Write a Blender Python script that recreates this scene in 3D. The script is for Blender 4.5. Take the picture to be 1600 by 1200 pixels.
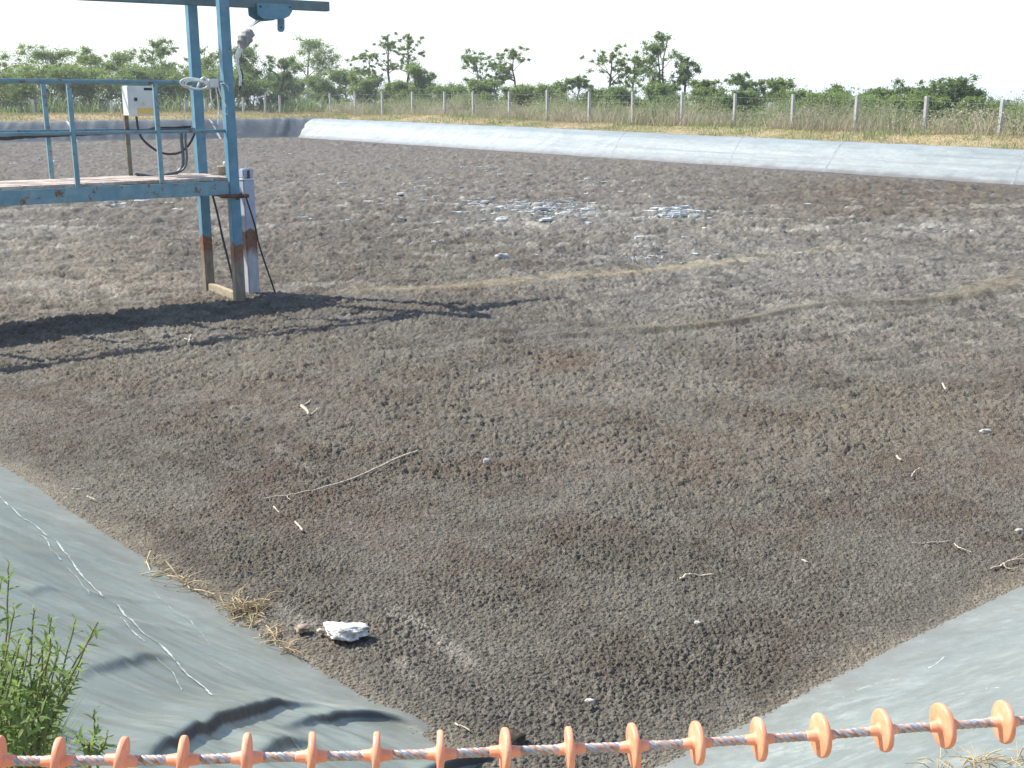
import bpy, bmesh, math, random
import numpy as np
from mathutils import Vector, Matrix

for o in list(bpy.data.objects):
    bpy.data.objects.remove(o)
S = bpy.context.scene
COL = S.collection
rnd = random.Random(7)
NR = np.random.RandomState(11)

# ------------------------------------------------------------------ camera, sky, sun
F, CH, HC = 1800.0, 2.3, 150.0              # focal length in photo pixels, eye height above the sludge, horizon row
TH = math.atan((600 - HC) / F)
cd = bpy.data.cameras.new("Camera")
cam = bpy.data.objects.new("Camera", cd)
COL.objects.link(cam)
cam.location = (0, 0, CH)
cam.rotation_euler = (math.pi / 2 - TH, 0, 0)
cd.sensor_width = 36
cd.lens = 36 * F / 1600
cd.clip_start = 0.05
cd.clip_end = 20000
S.camera = cam

SUN_EL, SUN_AZ = math.radians(48), math.radians(-69.5)
to_sun = Vector((math.sin(SUN_AZ) * math.cos(SUN_EL), math.cos(SUN_AZ) * math.cos(SUN_EL), math.sin(SUN_EL)))
w = bpy.data.worlds.new("World")
S.world = w
w.use_nodes = True
nt = w.node_tree
nt.nodes.clear()
sky = nt.nodes.new("ShaderNodeTexSky")
sky.sky_type = 'NISHITA'
sky.sun_disc = False
sky.sun_elevation = SUN_EL
sky.sun_rotation = SUN_AZ
sky.air_density = 1.0
sky.dust_density = 1.0
sky.ozone_density = 1.0
bg = nt.nodes.new("ShaderNodeBackground")
bg.inputs[1].default_value = 0.14
ow = nt.nodes.new("ShaderNodeOutputWorld")
# bright milky air low over the horizon
tc = nt.nodes.new("ShaderNodeTexCoord")
sz = nt.nodes.new("ShaderNodeSeparateXYZ")
mrz = nt.nodes.new("ShaderNodeMapRange")
mrz.interpolation_type = 'SMOOTHSTEP'
for i_, v_ in ((1, 0.0), (2, 0.26), (3, 0.85), (4, 0.0)):
    mrz.inputs[i_].default_value = v_
mxs = nt.nodes.new("ShaderNodeMix")
mxs.data_type = 'RGBA'
mxs.inputs[7].default_value = (4.2, 4.5, 4.55, 1)
nt.links.new(tc.outputs['Generated'], sz.inputs[0])
nt.links.new(sz.outputs[2], mrz.inputs[0])
nt.links.new(mrz.outputs[0], mxs.inputs[0])
nt.links.new(sky.outputs[0], mxs.inputs[6])
nt.links.new(mxs.outputs[2], bg.inputs[0])
nt.links.new(bg.outputs[0], ow.inputs[0])
sl = bpy.data.lights.new("Sun", 'SUN')
sl.energy = 4.3
sl.angle = math.radians(0.5)
sl.color = (1.0, 0.96, 0.88)
so = bpy.data.objects.new("Sun", sl)
COL.objects.link(so)
so.rotation_euler = (-to_sun).to_track_quat('-Z', 'Y').to_euler()
S.view_settings.view_transform = 'Standard'
S.view_settings.look = 'None'
S.view_settings.gamma = 1
S.view_settings.exposure = 1.0

# ------------------------------------------------------------------ where things stand: photo measurements to metres
CO, SI = math.cos(TH), math.sin(TH)


def ray(x, y):
    a, b = (x - 800) / F, (600 - y) / F
    return np.array([a, CO + b * SI, -SI + b * CO])


CAM = np.array([0.0, 0.0, CH])


def onz(x, y, z=0.0):
    d = ray(x, y)
    return CAM + d * ((z - CH) / d[2])


def online(x, y, P, D):                      # on the vertical plane through P along D
    d = ray(x, y)
    n = np.array([-D[1], D[0]])
    t = (n @ (np.asarray(P)[:2] - CAM[:2])) / (n @ d[:2])
    return CAM + d * t


def hit(x, y, fn):                           # first point of the ray on a height field
    d = ray(x, y)
    ts = np.arange(1.0, 16, 0.01)
    P = CAM + d * ts[:, None]
    k = np.argmax(P[:, 2] <= fn(P[:, 0], P[:, 1]))
    return P[k]


def line2(a, b):
    a, b = np.asarray(a)[:2], np.asarray(b)[:2]
    d = (b - a) / np.linalg.norm(b - a)
    return a, d


def cross2(l1, l2):
    A = np.array([l1[1], -l2[1]]).T
    t = np.linalg.solve(A, l2[0] - l1[0])
    return l1[0] + l1[1] * t[0]


L_fr = line2(onz(1600, 290), onz(465, 215))
L_fl = line2(onz(465, 215), onz(0, 223.5))
L_nl = line2(onz(0, 725), onz(655, 1140))
L_nr = line2(onz(1060, 1180), onz(1600, 915))
C_far = cross2(L_fr, L_fl)
C_left = cross2(L_fl, L_nl)
C_near = cross2(L_nl, L_nr)
C_right = cross2(L_nr, L_fr)
QUAD = [C_far, C_left, C_near, C_right]
CEN = sum(QUAD) / 4


def outward(l):
    n = np.array([-l[1][1], l[1][0]])
    return n if n @ (l[0] - CEN) > 0 else -n


LN = {k: (l[0], l[1], outward(l)) for k, l in dict(fr=L_fr, fl=L_fl, nl=L_nl, nr=L_nr).items()}


def sd(k, x, y):
    p, d, n = LN[k]
    return (x - p[0]) * n[0] + (y - p[1]) * n[1]


def sq(x, y):
    return np.maximum.reduce([sd(k, x, y) for k in LN])


# ------------------------------------------------------------------ noise
def _h(ix, iy, s):
    v = (ix.astype(np.int64) * 374761393 + iy.astype(np.int64) * 668265263 + s * 1442695041) & 0xFFFFFFFF
    v = ((v ^ (v >> 13)) * 1274126177) & 0xFFFFFFFF
    v = ((v ^ (v >> 16)) * 2246822519) & 0xFFFFFFFF
    return ((v ^ (v >> 15)) & 0xFFFFFF) / float(0xFFFFFF)


def vnoise(x, y, s=0):
    ix, iy = np.floor(x), np.floor(y)
    fx, fy = x - ix, y - iy
    fx, fy = fx * fx * (3 - 2 * fx), fy * fy * (3 - 2 * fy)
    a, b = _h(ix, iy, s), _h(ix + 1, iy, s)
    c, d = _h(ix, iy + 1, s), _h(ix + 1, iy + 1, s)
    return (a + (b - a) * fx) * (1 - fy) + (c + (d - c) * fx) * fy


def fbm(x, y, s=0, o=4, g=0.5):
    t, a, n = 0, 1.0, 0
    for i in range(o):
        t = t + a * vnoise(x * 2 ** i + 17.3 * i, y * 2 ** i - 9.1 * i, s + i)
        n += a
        a *= g
    return t / n


def worley(x, y, s=0):
    ix, iy = np.floor(x), np.floor(y)
    f1 = np.full(x.shape, 9.0)
    f2 = np.full(x.shape, 9.0)
    cid = np.zeros(x.shape)
    for dx in (-1, 0, 1):
        for dy in (-1, 0, 1):
            cx, cy = ix + dx, iy + dy
            px, py = cx + _h(cx, cy, s), cy + _h(cx, cy, s + 71)
            d = np.hypot(x - px, y - py)
            m = d < f1
            f2 = np.where(m, f1, np.minimum(f2, d))
            cid = np.where(m, _h(cx, cy, s + 133), cid)
            f1 = np.where(m, d, f1)
    return f1, f2, cid


def sstep(a, b, x):
    if a > b:
        return 1 - sstep(b, a, x)
    t = np.clip((x - a) / (b - a), 0, 1)
    return t * t * (3 - 2 * t)


# ------------------------------------------------------------------ materials
def ramp(n, stops):
    e = n.color_ramp.elements
    while len(e) > 1:
        e.remove(e[-1])
    e[0].position, e[0].color = stops[0][0], (*stops[0][1], 1)
    for p, c in stops[1:]:
        k = e.new(p)
        k.color = (*c, 1)


class Mat:
    def __init__(self, name, rough=0.6, spec=0.4, metal=0.0):
        self.m = bpy.data.materials.new(name)
        self.m.use_nodes = True
        self.t = self.m.node_tree
        self.b = self.t.nodes["Principled BSDF"]
        self.b.inputs["Roughness"].default_value = rough
        self.b.inputs["Specular IOR Level"].default_value = spec
        self.b.inputs["Metallic"].default_value = metal
        self.geo = self.n("ShaderNodeNewGeometry")

    def n(self, t, **k):
        o = self.t.nodes.new(t)
        for a, v in k.items():
            setattr(o, a, v)
        return o

    def l(self, a, b):
        self.t.links.new(a, b)

    def noise(self, scale, detail=4, rough=0.55, stretch=None, rot=None):
        o = self.n("ShaderNodeTexNoise")
        o.inputs["Scale"].default_value = scale
        o.inputs["Detail"].default_value = detail
        o.inputs["Roughness"].default_value = rough
        if stretch:
            mp = self.n("ShaderNodeMapping")
            mp.inputs["Scale"].default_value = stretch
            if rot is not None:
                mr_ = self.n("ShaderNodeMapping")
                mr_.inputs["Rotation"].default_value = (0, 0, rot)
                self.l(self.geo.outputs["Position"], mr_.inputs[0])
                self.l(mr_.outputs[0], mp.inputs[0])
            else:
                self.l(self.geo.outputs["Position"], mp.inputs[0])
            self.l(mp.outputs[0], o.inputs["Vector"])
        else:
            self.l(self.geo.outputs["Position"], o.inputs["Vector"])
        return o.outputs["Fac"]

    def ramp(self, fac, stops):
        o = self.n("ShaderNodeValToRGB")
        ramp(o, stops)
        self.l(fac, o.inputs[0])
        return o.outputs[0]

    def mix(self, fac, a, b, mode='MIX'):
        o = self.n("ShaderNodeMix", data_type='RGBA', blend_type=mode)
        for s, v in ((o.inputs[0], fac), (o.inputs[6], a), (o.inputs[7], b)):
            if isinstance(v, (int, float)):
                s.default_value = v
            elif isinstance(v, tuple):
                s.default_value = (*v, 1)
            else:
                self.l(v, s)
        return o.outputs[2]

    def math(self, op, a, b=0.0, c=None):
        o = self.n("ShaderNodeMath", operation=op)
        for s, v in zip(o.inputs, (a, b, c)):
            if v is None:
                continue
            if isinstance(v, (int, float)):
                s.default_value = v
            else:
                self.l(v, s)
        return o.outputs[0]

    def col(self, c):
        if isinstance(c, tuple):
            self.b.inputs["Base Color"].default_value = (*c, 1)
        else:
            self.l(c, self.b.inputs["Base Color"])

    def bump(self, h, strength=0.3, dist=0.01):
        o = self.n("ShaderNodeBump")
        o.inputs["Strength"].default_value = strength
        o.inputs["Distance"].default_value = dist
        self.l(h, o.inputs["Height"])
        self.l(o.outputs[0], self.b.inputs["Normal"])


def simple(name, c1, c2, scale, rough=0.6, spec=0.4, bump=0.15, lo=0.35, hi=0.65, metal=0.0, dist=0.004):
    m = Mat(name, rough, spec, metal)
    f = m.noise(scale, 5, 0.6)
    m.col(m.ramp(f, [(lo, c1), (hi, c2)]))
    if bump:
        m.bump(f, bump, dist)
    return m.m


def leafmat(name, c1, c2, trans=0.52):
    m = Mat(name, 0.55, 0.3)
    r = m.geo.outputs["Random Per Island"]
    big = m.noise(0.9, 2)
    f = m.math('MULTIPLY_ADD', big, 0.8, m.math('MULTIPLY', r, 0.35))
    c = m.ramp(f, [(0.3, c1), (0.85, c2)])
    m.col(c)
    tr = m.n("ShaderNodeBsdfTranslucent")
    m.l(m.mix(0.5, c, (0.22, 0.30, 0.06)), tr.inputs[0])
    ms = m.n("ShaderNodeMixShader")
    ms.inputs[0].default_value = trans
    out = m.t.nodes["Material Output"]
    m.l(m.b.outputs[0], ms.inputs[1])
    m.l(tr.outputs[0], ms.inputs[2])
    m.l(ms.outputs[0], out.inputs[0])
    return m.m


def sludge_mat():
    m = Mat("sludge_crust", 0.85, 0.25)
    at = m.n("ShaderNodeAttribute", attribute_name="Col")
    f = m.noise(55, 4, 0.7)
    g = m.noise(9, 3, 0.6)
    c = m.mix(1.0, at.outputs[0], m.ramp(f, [(0.3, (0.62, 0.62, 0.64)), (0.7, (1.38, 1.36, 1.34))]), 'MULTIPLY')
    c = m.mix(1.0, c, m.ramp(g, [(0.3, (0.85, 0.85, 0.86)), (0.7, (1.14, 1.13, 1.11))]), 'MULTIPLY')
    m.col(c)
    vo = m.n("ShaderNodeTexVoronoi")
    vo.inputs["Scale"].default_value = 85
    m.l(m.geo.outputs["Position"], vo.inputs["Vector"])
    h = m.math('SUBTRACT', m.math('MULTIPLY', m.noise(140, 4, 0.7), 0.6), vo.outputs["Distance"])
    m.bump(h, 0.7, 0.012)
    return m.m


def liner_mat(name, base, pale, dust, rough=0.42, spec=0.5, stretch=None, bare=(0.035, 0.042, 0.046), st2=(1, 1, 1), bands=None):
    m = Mat(name, rough, spec)
    f = m.noise(1.6, 6, 0.65, stretch)
    g = m.noise(11, 6, 0.7, stretch)
    c = m.ramp(f, [(0.3, base), (0.7, pale)])
    k = m.ramp(g, [(0.48, (0, 0, 0)), (0.72, (1, 1, 1))])
    c = m.mix(m.math('MULTIPLY', k, 0.4), c, dust)
    # scuffs and dry water marks
    k = m.ramp(m.noise(5, 6, 0.75, st2), [(0.58, (0, 0, 0)), (0.66, (1, 1, 1))])
    c = m.mix(m.math('MULTIPLY', k, 0.35), c, dust)
    if bands is not None:                    # water lines drying along the slope
        k = m.ramp(m.noise(1.0, 6, 0.7, (0.10, 2.2, 6.0), bands), [(0.42, (0, 0, 0)), (0.62, (1, 1, 1))])
        c = m.mix(m.math('MULTIPLY', k, 0.55), c, tuple(0.66 * q for q in base))
        sxz = m.n("ShaderNodeSeparateXYZ")
        m.l(m.geo.outputs["Position"], sxz.inputs[0])
        mz = m.n("ShaderNodeMapRange")
        mz.inputs[1].default_value, mz.inputs[2].default_value = 0.17, 0.02
        m.l(m.math('MULTIPLY_ADD', m.noise(2.2, 5, 0.7), 0.30, m.math('SUBTRACT', sxz.outputs[2], 0.15)), mz.inputs[0])
        c = m.mix(m.math('MULTIPLY', mz.outputs[0], 0.8), c, (0.12, 0.10, 0.085))
    else:                                    # cloudy dust
        k = m.ramp(m.noise(0.75, 4, 0.6), [(0.38, (0, 0, 0)), (0.64, (1, 1, 1))])
        c = m.mix(m.math('MULTIPLY', k, 0.5), c, tuple(0.62 * q for q in base))
        sxz = m.n("ShaderNodeSeparateXYZ")       # dried splashes just above the sludge
        m.l(m.geo.outputs["Position"], sxz.inputs[0])
        mz = m.n("ShaderNodeMapRange")
        mz.inputs[1].default_value, mz.inputs[2].default_value = 0.12, 0.0
        m.l(m.math('MULTIPLY_ADD', m.noise(9, 6, 0.75), 0.34, m.math('SUBTRACT', sxz.outputs[2], 0.17)), mz.inputs[0])
        c = m.mix(m.math('MULTIPLY', mz.outputs[0], 0.55), c, (0.13, 0.115, 0.09))
    # dusty where flat; steep faces near black, painting shade onto the fold fronts
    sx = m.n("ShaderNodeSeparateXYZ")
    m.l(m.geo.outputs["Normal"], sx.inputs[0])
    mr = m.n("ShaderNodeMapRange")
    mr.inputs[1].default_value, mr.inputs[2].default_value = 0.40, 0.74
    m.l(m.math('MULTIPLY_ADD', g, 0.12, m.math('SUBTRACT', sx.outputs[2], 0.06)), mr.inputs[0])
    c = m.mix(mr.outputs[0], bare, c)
    m.col(c)
    m.l(m.math('MULTIPLY_ADD', g, 0.3, rough - 0.15), m.b.inputs["Roughness"])
    m.bump(m.math('ADD', m.noise(5, 3, 0.5, stretch), m.math('MULTIPLY', m.noise(26, 3, 0.5, st2), 0.25)), 0.3, 0.03)
    return m.m


def steel_mat(name, blue1, blue2, rust_hi=0.70, rust_lo=0.5, patches=0.63, mud=((0.26, 0.22, 0.16), (0.14, 0.115, 0.085))):
    m = Mat(name, 0.5, 0.4)
    sx = m.n("ShaderNodeSeparateXYZ")
    m.l(m.geo.outputs["Position"], sx.inputs[0])
    f = m.noise(7, 5, 0.6)
    g = m.noise(28, 5, 0.65)
    c = m.ramp(f, [(0.35, blue1), (0.65, blue2)])
    # flaking rust on the paint
    p = m.ramp(m.noise(11, 6, 0.68), [(patches, (0, 0, 0)), (patches + 0.07, (1, 1, 1))])
    rust = m.ramp(g, [(0.3, (0.10, 0.038, 0.018)), (0.7, (0.28, 0.105, 0.038))])
    c = m.mix(p, c, rust)
    z = m.math('ADD', sx.outputs[2], m.math('MULTIPLY_ADD', m.noise(20, 4, 0.6, (1, 1, 0.3)), 0.22, -0.11))
    a = m.math('GREATER_THAN', rust_hi, z)
    c = m.mix(m.math('MULTIPLY', a, 0.95), c, rust)
    mm = m.ramp(m.noise(18, 5, 0.6, (1, 1, 0.35)), [(0.35, mud[0]), (0.68, mud[1])])
    b = m.n("ShaderNodeMapRange")
    b.inputs[1].default_value, b.inputs[2].default_value = rust_lo + 0.06, rust_lo - 0.06
    m.l(z, b.inputs[0])
    c = m.mix(b.outputs[0], c, mm)
    m.col(c)
    m.bump(g, 0.25, 0.004)
    return m.m


M = dict(
    sludge=sludge_mat(),
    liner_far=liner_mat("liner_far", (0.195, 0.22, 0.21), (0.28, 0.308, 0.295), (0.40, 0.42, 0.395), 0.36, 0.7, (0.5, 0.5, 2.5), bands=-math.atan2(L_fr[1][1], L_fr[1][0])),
    liner_shaded=liner_mat("liner_shaded", (0.06, 0.072, 0.082), (0.105, 0.12, 0.13), (0.2, 0.2, 0.19), 0.45, 0.4),  # darker copy of the sheet; the far-left bank's shade is in the colour
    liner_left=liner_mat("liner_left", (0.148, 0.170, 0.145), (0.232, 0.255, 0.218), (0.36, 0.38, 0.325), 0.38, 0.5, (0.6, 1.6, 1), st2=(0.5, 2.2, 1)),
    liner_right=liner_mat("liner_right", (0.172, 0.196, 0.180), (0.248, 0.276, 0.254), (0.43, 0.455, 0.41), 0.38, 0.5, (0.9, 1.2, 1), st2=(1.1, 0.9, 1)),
    seam=simple("seam", (0.30, 0.33, 0.31), (0.58, 0.61, 0.57), 22, 0.5, 0.4, 0),
    seam_dark=simple("seam_dark", (0.16, 0.18, 0.19), (0.24, 0.26, 0.27), 12, 0.5, 0.4, 0),
    ground=None,
    steel=steel_mat("blue_steel", (0.070, 0.19, 0.275), (0.12, 0.255, 0.33)),
    steel_up=steel_mat("blue_steel_rail", (0.115, 0.235, 0.285), (0.20, 0.32, 0.36), -5, -6, 0.57),
    steel_beam=steel_mat("blue_grey_beam", (0.075, 0.13, 0.145), (0.12, 0.18, 0.20), -5, -6, 0.7),
    rusty=simple("rusty_iron", (0.06, 0.026, 0.015), (0.18, 0.08, 0.04), 25, 0.8, 0.2, 0.4),
    stand=steel_mat("stand_steel", (0.10, 0.12, 0.10), (0.16, 0.17, 0.13), -5, -6, 0.52),
    column=steel_mat("grey_column", (0.33, 0.37, 0.47), (0.41, 0.45, 0.55), 0.80, 0.56, 0.75, ((0.46, 0.46, 0.47), (0.33, 0.34, 0.37))),
    plank=simple("sill_wood", (0.30, 0.245, 0.165), (0.42, 0.35, 0.25), 14, 0.85, 0.2, 0.4),
    deck=simple("deck_boards", (0.30, 0.23, 0.185), (0.50, 0.43, 0.375), 9, 0.85, 0.2, 0.4),
    white_paint=simple("grey_white_paint", (0.55, 0.57, 0.55), (0.66, 0.68, 0.65), 8, 0.5, 0.4, 0.05),
    black=simple("black_rubber", (0.012, 0.013, 0.015), (0.03, 0.032, 0.035), 20, 0.5, 0.4, 0),
    hose=simple("grey_hose", (0.05, 0.07, 0.08), (0.10, 0.13, 0.14), 30, 0.4, 0.5, 0),
    white_cable=simple("white_cable", (0.55, 0.57, 0.52), (0.72, 0.73, 0.68), 30, 0.5, 0.4, 0),
    yellow=simple("yellow_sticker", (0.65, 0.42, 0.10), (0.75, 0.52, 0.16), 60, 0.5, 0.4, 0),
    rag=simple("grey_wrap", (0.20, 0.19, 0.18), (0.40, 0.38, 0.36), 22, 0.8, 0.2, 0.5),
    post=simple("concrete_post", (0.34, 0.34, 0.325), (0.46, 0.455, 0.43), 6, 0.85, 0.2, 0.1),
    wire=simple("fence_wire", (0.16, 0.16, 0.15), (0.26, 0.25, 0.24), 10, 0.5, 0.4, 0),
    orange=None,
    rope=simple("steel_rope", (0.27, 0.27, 0.29), (0.50, 0.49, 0.50), 160, 0.45, 0.5, 0, metal=0.5),
    rope_rust=simple("steel_rope_rust", (0.33, 0.15, 0.07), (0.58, 0.44, 0.36), 90, 0.6, 0.3, 0),
    stone=simple("pale_stone", (0.30, 0.28, 0.25), (0.74, 0.72, 0.68), 38, 0.9, 0.2, 0.6, dist=0.01),
    brown_stone=simple("brown_stone", (0.16, 0.12, 0.09), (0.36, 0.29, 0.23), 40, 0.9, 0.2, 0.6, dist=0.01),
    pebble=simple("dusty_pebble", (0.22, 0.20, 0.17), (0.55, 0.53, 0.48), 60, 0.9, 0.2, 0.4),
    clod=simple("clod_earth", (0.035, 0.028, 0.022), (0.09, 0.07, 0.055), 40, 0.95, 0.1, 0.6, dist=0.01),
    stick=simple("bleached_wood", (0.24, 0.19, 0.13), (0.58, 0.52, 0.41), 55, 0.85, 0.2, 0.2),
    straw=simple("dry_straw", (0.26, 0.19, 0.10), (0.52, 0.42, 0.25), 9, 0.85, 0.2, 0),
    flake=simple("salt_flake", (0.26, 0.265, 0.255), (0.58, 0.60, 0.58), 5, 0.9, 0.1, 0),
    bark=simple("bark", (0.05, 0.042, 0.035), (0.12, 0.10, 0.085), 8, 0.9, 0.2, 0.4),
    leaf_a=leafmat("robinia_leaf", (0.135, 0.20, 0.06), (0.26, 0.34, 0.12)),
    leaf_b=leafmat("dark_leaf", (0.11, 0.175, 0.070), (0.21, 0.29, 0.11)),
    leaf_c=leafmat("olive_leaf", (0.15, 0.21, 0.065), (0.28, 0.36, 0.12)),
    weed_leaf=leafmat("weed_leaf", (0.12, 0.19, 0.05), (0.25, 0.34, 0.115)),
    weed_stem=simple("weed_stem", (0.10, 0.13, 0.045), (0.19, 0.15, 0.07), 20, 0.7, 0.3, 0),
)


def blade_mat(name, stops):
    m = Mat(name, 0.75, 0.2)
    r = m.geo.outputs["Random Per Island"]
    f = m.math('MULTIPLY_ADD', m.noise(0.45, 3), 0.75, m.math('MULTIPLY', r, 0.4))
    c = m.ramp(f, stops)
    m.col(c)
    tr = m.n("ShaderNodeBsdfTranslucent")
    m.l(c, tr.inputs[0])
    ms = m.n("ShaderNodeMixShader")
    ms.inputs[0].default_value = 0.35
    m.l(m.b.outputs[0], ms.inputs[1])
    m.l(tr.outputs[0], ms.inputs[2])
    m.l(ms.outputs[0], m.t.nodes["Material Output"].inputs[0])
    return m.m


M['weeds'] = blade_mat("dry_weeds", [(0.32, (0.21, 0.26, 0.11)), (0.48, (0.36, 0.35, 0.21)), (0.62, (0.42, 0.345, 0.26)), (0.85, (0.56, 0.50, 0.38))])
M['weeds_green'] = blade_mat("green_weeds", [(0.35, (0.14, 0.22, 0.07)), (0.6, (0.25, 0.32, 0.13)), (0.85, (0.40, 0.39, 0.22))])
M['short_grass'] = blade_mat("short_grass", [(0.35, (0.18, 0.22, 0.075)), (0.55, (0.36, 0.30, 0.15)), (0.85, (0.44, 0.35, 0.21))])
om_ = Mat("orange_plastic", 0.42, 0.45)
n_o = om_.noise(45, 5, 0.65)
c_o = om_.ramp(n_o, [(0.3, (0.70, 0.235, 0.115)), (0.7, (0.85, 0.35, 0.20))])
d_o = om_.ramp(om_.noise(120, 6, 0.72), [(0.57, (0, 0, 0)), (0.68, (1, 1, 1))])
c_o = om_.mix(om_.math('MULTIPLY', d_o, 0.55), c_o, (0.34, 0.20, 0.13))
f_o = om_.ramp(om_.noise(22, 3, 0.6), [(0.5, (0, 0, 0)), (0.7, (1, 1, 1))])
om_.col(om_.mix(om_.math('MULTIPLY', f_o, 0.4), c_o, (0.86, 0.52, 0.36)))
om_.bump(n_o, 0.12, 0.002)
M['orange'] = om_.m
gm = Mat("earth", 0.95, 0.1)
f_ = gm.noise(0.35, 5, 0.6)
g_ = gm.noise(7, 4, 0.6)
c_ = gm.ramp(f_, [(0.3, (0.19, 0.20, 0.085)), (0.5, (0.31, 0.25, 0.14)), (0.7, (0.34, 0.26, 0.175))])
c_ = gm.mix(1.0, c_, gm.ramp(g_, [(0.3, (0.7, 0.7, 0.7)), (0.7, (1.25, 1.25, 1.25))]), 'MULTIPLY')
sx_ = gm.n("ShaderNodeSeparateXYZ")
gm.l(gm.geo.outputs["Position"], sx_.inputs[0])
far_ = gm.n("ShaderNodeMapRange")
far_.inputs[1].default_value, far_.inputs[2].default_value = -1.0, -12.0
gm.l(sx_.outputs[2], far_.inputs[0])
fields_ = gm.ramp(gm.noise(0.008, 3, 0.6, (1, 0.35, 1)), [(0.4, (0.07, 0.11, 0.04)), (0.52, (0.30, 0.27, 0.14)), (0.6, (0.11, 0.15, 0.06))])
gm.col(gm.mix(far_.outputs[0], c_, fields_))
gm.bump(g_, 0.5, 0.03)
M['ground'] = gm.m
M['hills'] = simple("hill_woods", (0.04, 0.07, 0.03), (0.10, 0.13, 0.06), 0.004, 0.9, 0.1, 0)


# ------------------------------------------------------------------ mesh helpers
class MB:
    def __init__(self):
        self.v, self.f = [], []

    def add(self, vs, fs):
        o = len(self.v)
        self.v += [tuple(map(float, p)) for p in vs]
        self.f += [tuple(i + o for i in q) for q in fs]
        return self

    def box(self, c, ax, h):                 # centre, three unit axes, half sizes
        c = np.asarray(c, float)
        A = [np.asarray(a, float) * k for a, k in zip(ax, h)]
        vs = [c + sx * A[0] + sy * A[1] + sz * A[2] for sz in (-1, 1) for sy in (-1, 1) for sx in (-1, 1)]
        return self.add(vs, [(0, 2, 3, 1), (4, 5, 7, 6), (0, 1, 5, 4), (2, 6, 7, 3), (0, 4, 6, 2), (1, 3, 7, 5)])

    def beam(self, a, b, up, w, h):          # bar with rectangular section from a to b
        a, b = np.asarray(a, float), np.asarray(b, float)
        d = b - a
        L = np.linalg.norm(d)
        d = d / L
        up = np.asarray(up, float)
        s = np.cross(d, up)
        s /= np.linalg.norm(s)
        u = np.cross(s, d)
        return self.box((a + b) / 2, (d, s, u), (L / 2, w / 2, h / 2))

    def tube(self, pts, r, n=6, cap=True):
        P = [np.asarray(p, float) for p in pts]
        R = r if hasattr(r, '__len__') else [r] * len(P)
        rings, ref = [], None
        for i, p in enumerate(P):
            d = P[min(i + 1, len(P) - 1)] - P[max(i - 1, 0)]
            d = d / (np.linalg.norm(d) + 1e-12)
            if ref is None:
                ref = np.cross(d, [0.31, 0.17, 0.93])
            a = ref - d * (ref @ d)
            a /= np.linalg.norm(a) + 1e-12
            ref = a
            b = np.cross(d, a)
            rings.append([p + R[i] * (math.cos(2 * math.pi * k / n) * a + math.sin(2 * math.pi * k / n) * b) for k in range(n)])
        vs = [q for g in rings for q in g]
        fs = [(i * n + k, i * n + (k + 1) % n, (i + 1) * n + (k + 1) % n, (i + 1) * n + k) for i in range(len(P) - 1) for k in range(n)]
        if cap:
            fs += [tuple(range(n))[::-1], tuple((len(P) - 1) * n + k for k in range(n))]
        return self.add(vs, fs)

    def lathe(self, c, axis, prof, n=24):    # profile of (along, radius)
        axis = np.asarray(axis, float)
        axis /= np.linalg.norm(axis)
        a = np.cross(axis, [0, 0.02, 1])
        a /= np.linalg.norm(a)
        b = np.cross(axis, a)
        c = np.asarray(c, float)
        vs, m = [], len(prof)
        for t, r in prof:
            vs += [c + axis * t + r * (math.cos(2 * math.pi * k / n) * a + math.sin(2 * math.pi * k / n) * b) for k in range(n)]
        fs = [(i * n + k, i * n + (k + 1) % n, (i + 1) * n + (k + 1) % n, (i + 1) * n + k) for i in range(m - 1) for k in range(n)]
        fs += [tuple(range(n))[::-1], tuple((m - 1) * n + k for k in range(n))]
        return self.add(vs, fs)

    def prism(self, poly, off):              # polygon pushed along a vector
        off = np.asarray(off, float)
        n = len(poly)
        vs = [np.asarray(p, float) for p in poly] + [np.asarray(p, float) + off for p in poly]
        return self.add(vs, [tuple(range(n))[::-1], tuple(range(n, 2 * n))] + [(i, (i + 1) % n, n + (i + 1) % n, n + i) for i in range(n)])

    def build(self, name, mat, parent=None, loc=None, smooth=False, bevel=0.0):
        me = bpy.data.meshes.new(name)
        me.from_pydata(self.v, [], self.f)
        return link(name, me, mat, parent, loc, smooth, bevel)


def link(name, me, mat, parent=None, loc=None, smooth=False, bevel=0.0):
    o = bpy.data.objects.new(name, me)
    COL.objects.link(o)
    if mat is not None:
        me.materials.append(mat)
    if bevel:
        bm = bmesh.new()
        bm.from_mesh(me)
        bmesh.ops.recalc_face_normals(bm, faces=bm.faces)
        es = [e for e in bm.edges if len(e.link_faces) == 2 and e.calc_face_angle(0) > 0.6]
        bmesh.ops.bevel(bm, geom=es, offset=bevel, segments=2, affect='EDGES', clamp_overlap=True)
        bm.to_mesh(me)
        bm.free()
    base = Vector((0, 0, 0))
    if parent is not None:
        o.parent = parent
        base = parent.location
    elif loc is not None:
        o.location = loc
        base = Vector(loc)
    if base.length > 0:
        me.transform(Matrix.Translation(-base))
    if smooth:
        me.shade_smooth()
    me.update()
    return o


def npmesh(name, V, Q, mat, parent=None, loc=None, smooth=False):
    """mesh from numpy: V (n,3), Q (m,k) faces of equal size"""
    V = np.ascontiguousarray(V, dtype=np.float32)
    Q = np.ascontiguousarray(Q, dtype=np.int32)
    me = bpy.data.meshes.new(name)
    me.vertices.add(len(V))
    me.vertices.foreach_set("co", V.ravel())
    m, k = Q.shape
    me.loops.add(m * k)
    me.loops.foreach_set("vertex_index", Q.ravel())
    me.polygons.add(m)
    me.polygons.foreach_set("loop_start", np.arange(0, m * k, k, dtype=np.int32))
    me.update(calc_edges=True)
    return link(name, me, mat, parent, loc, smooth)


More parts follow.
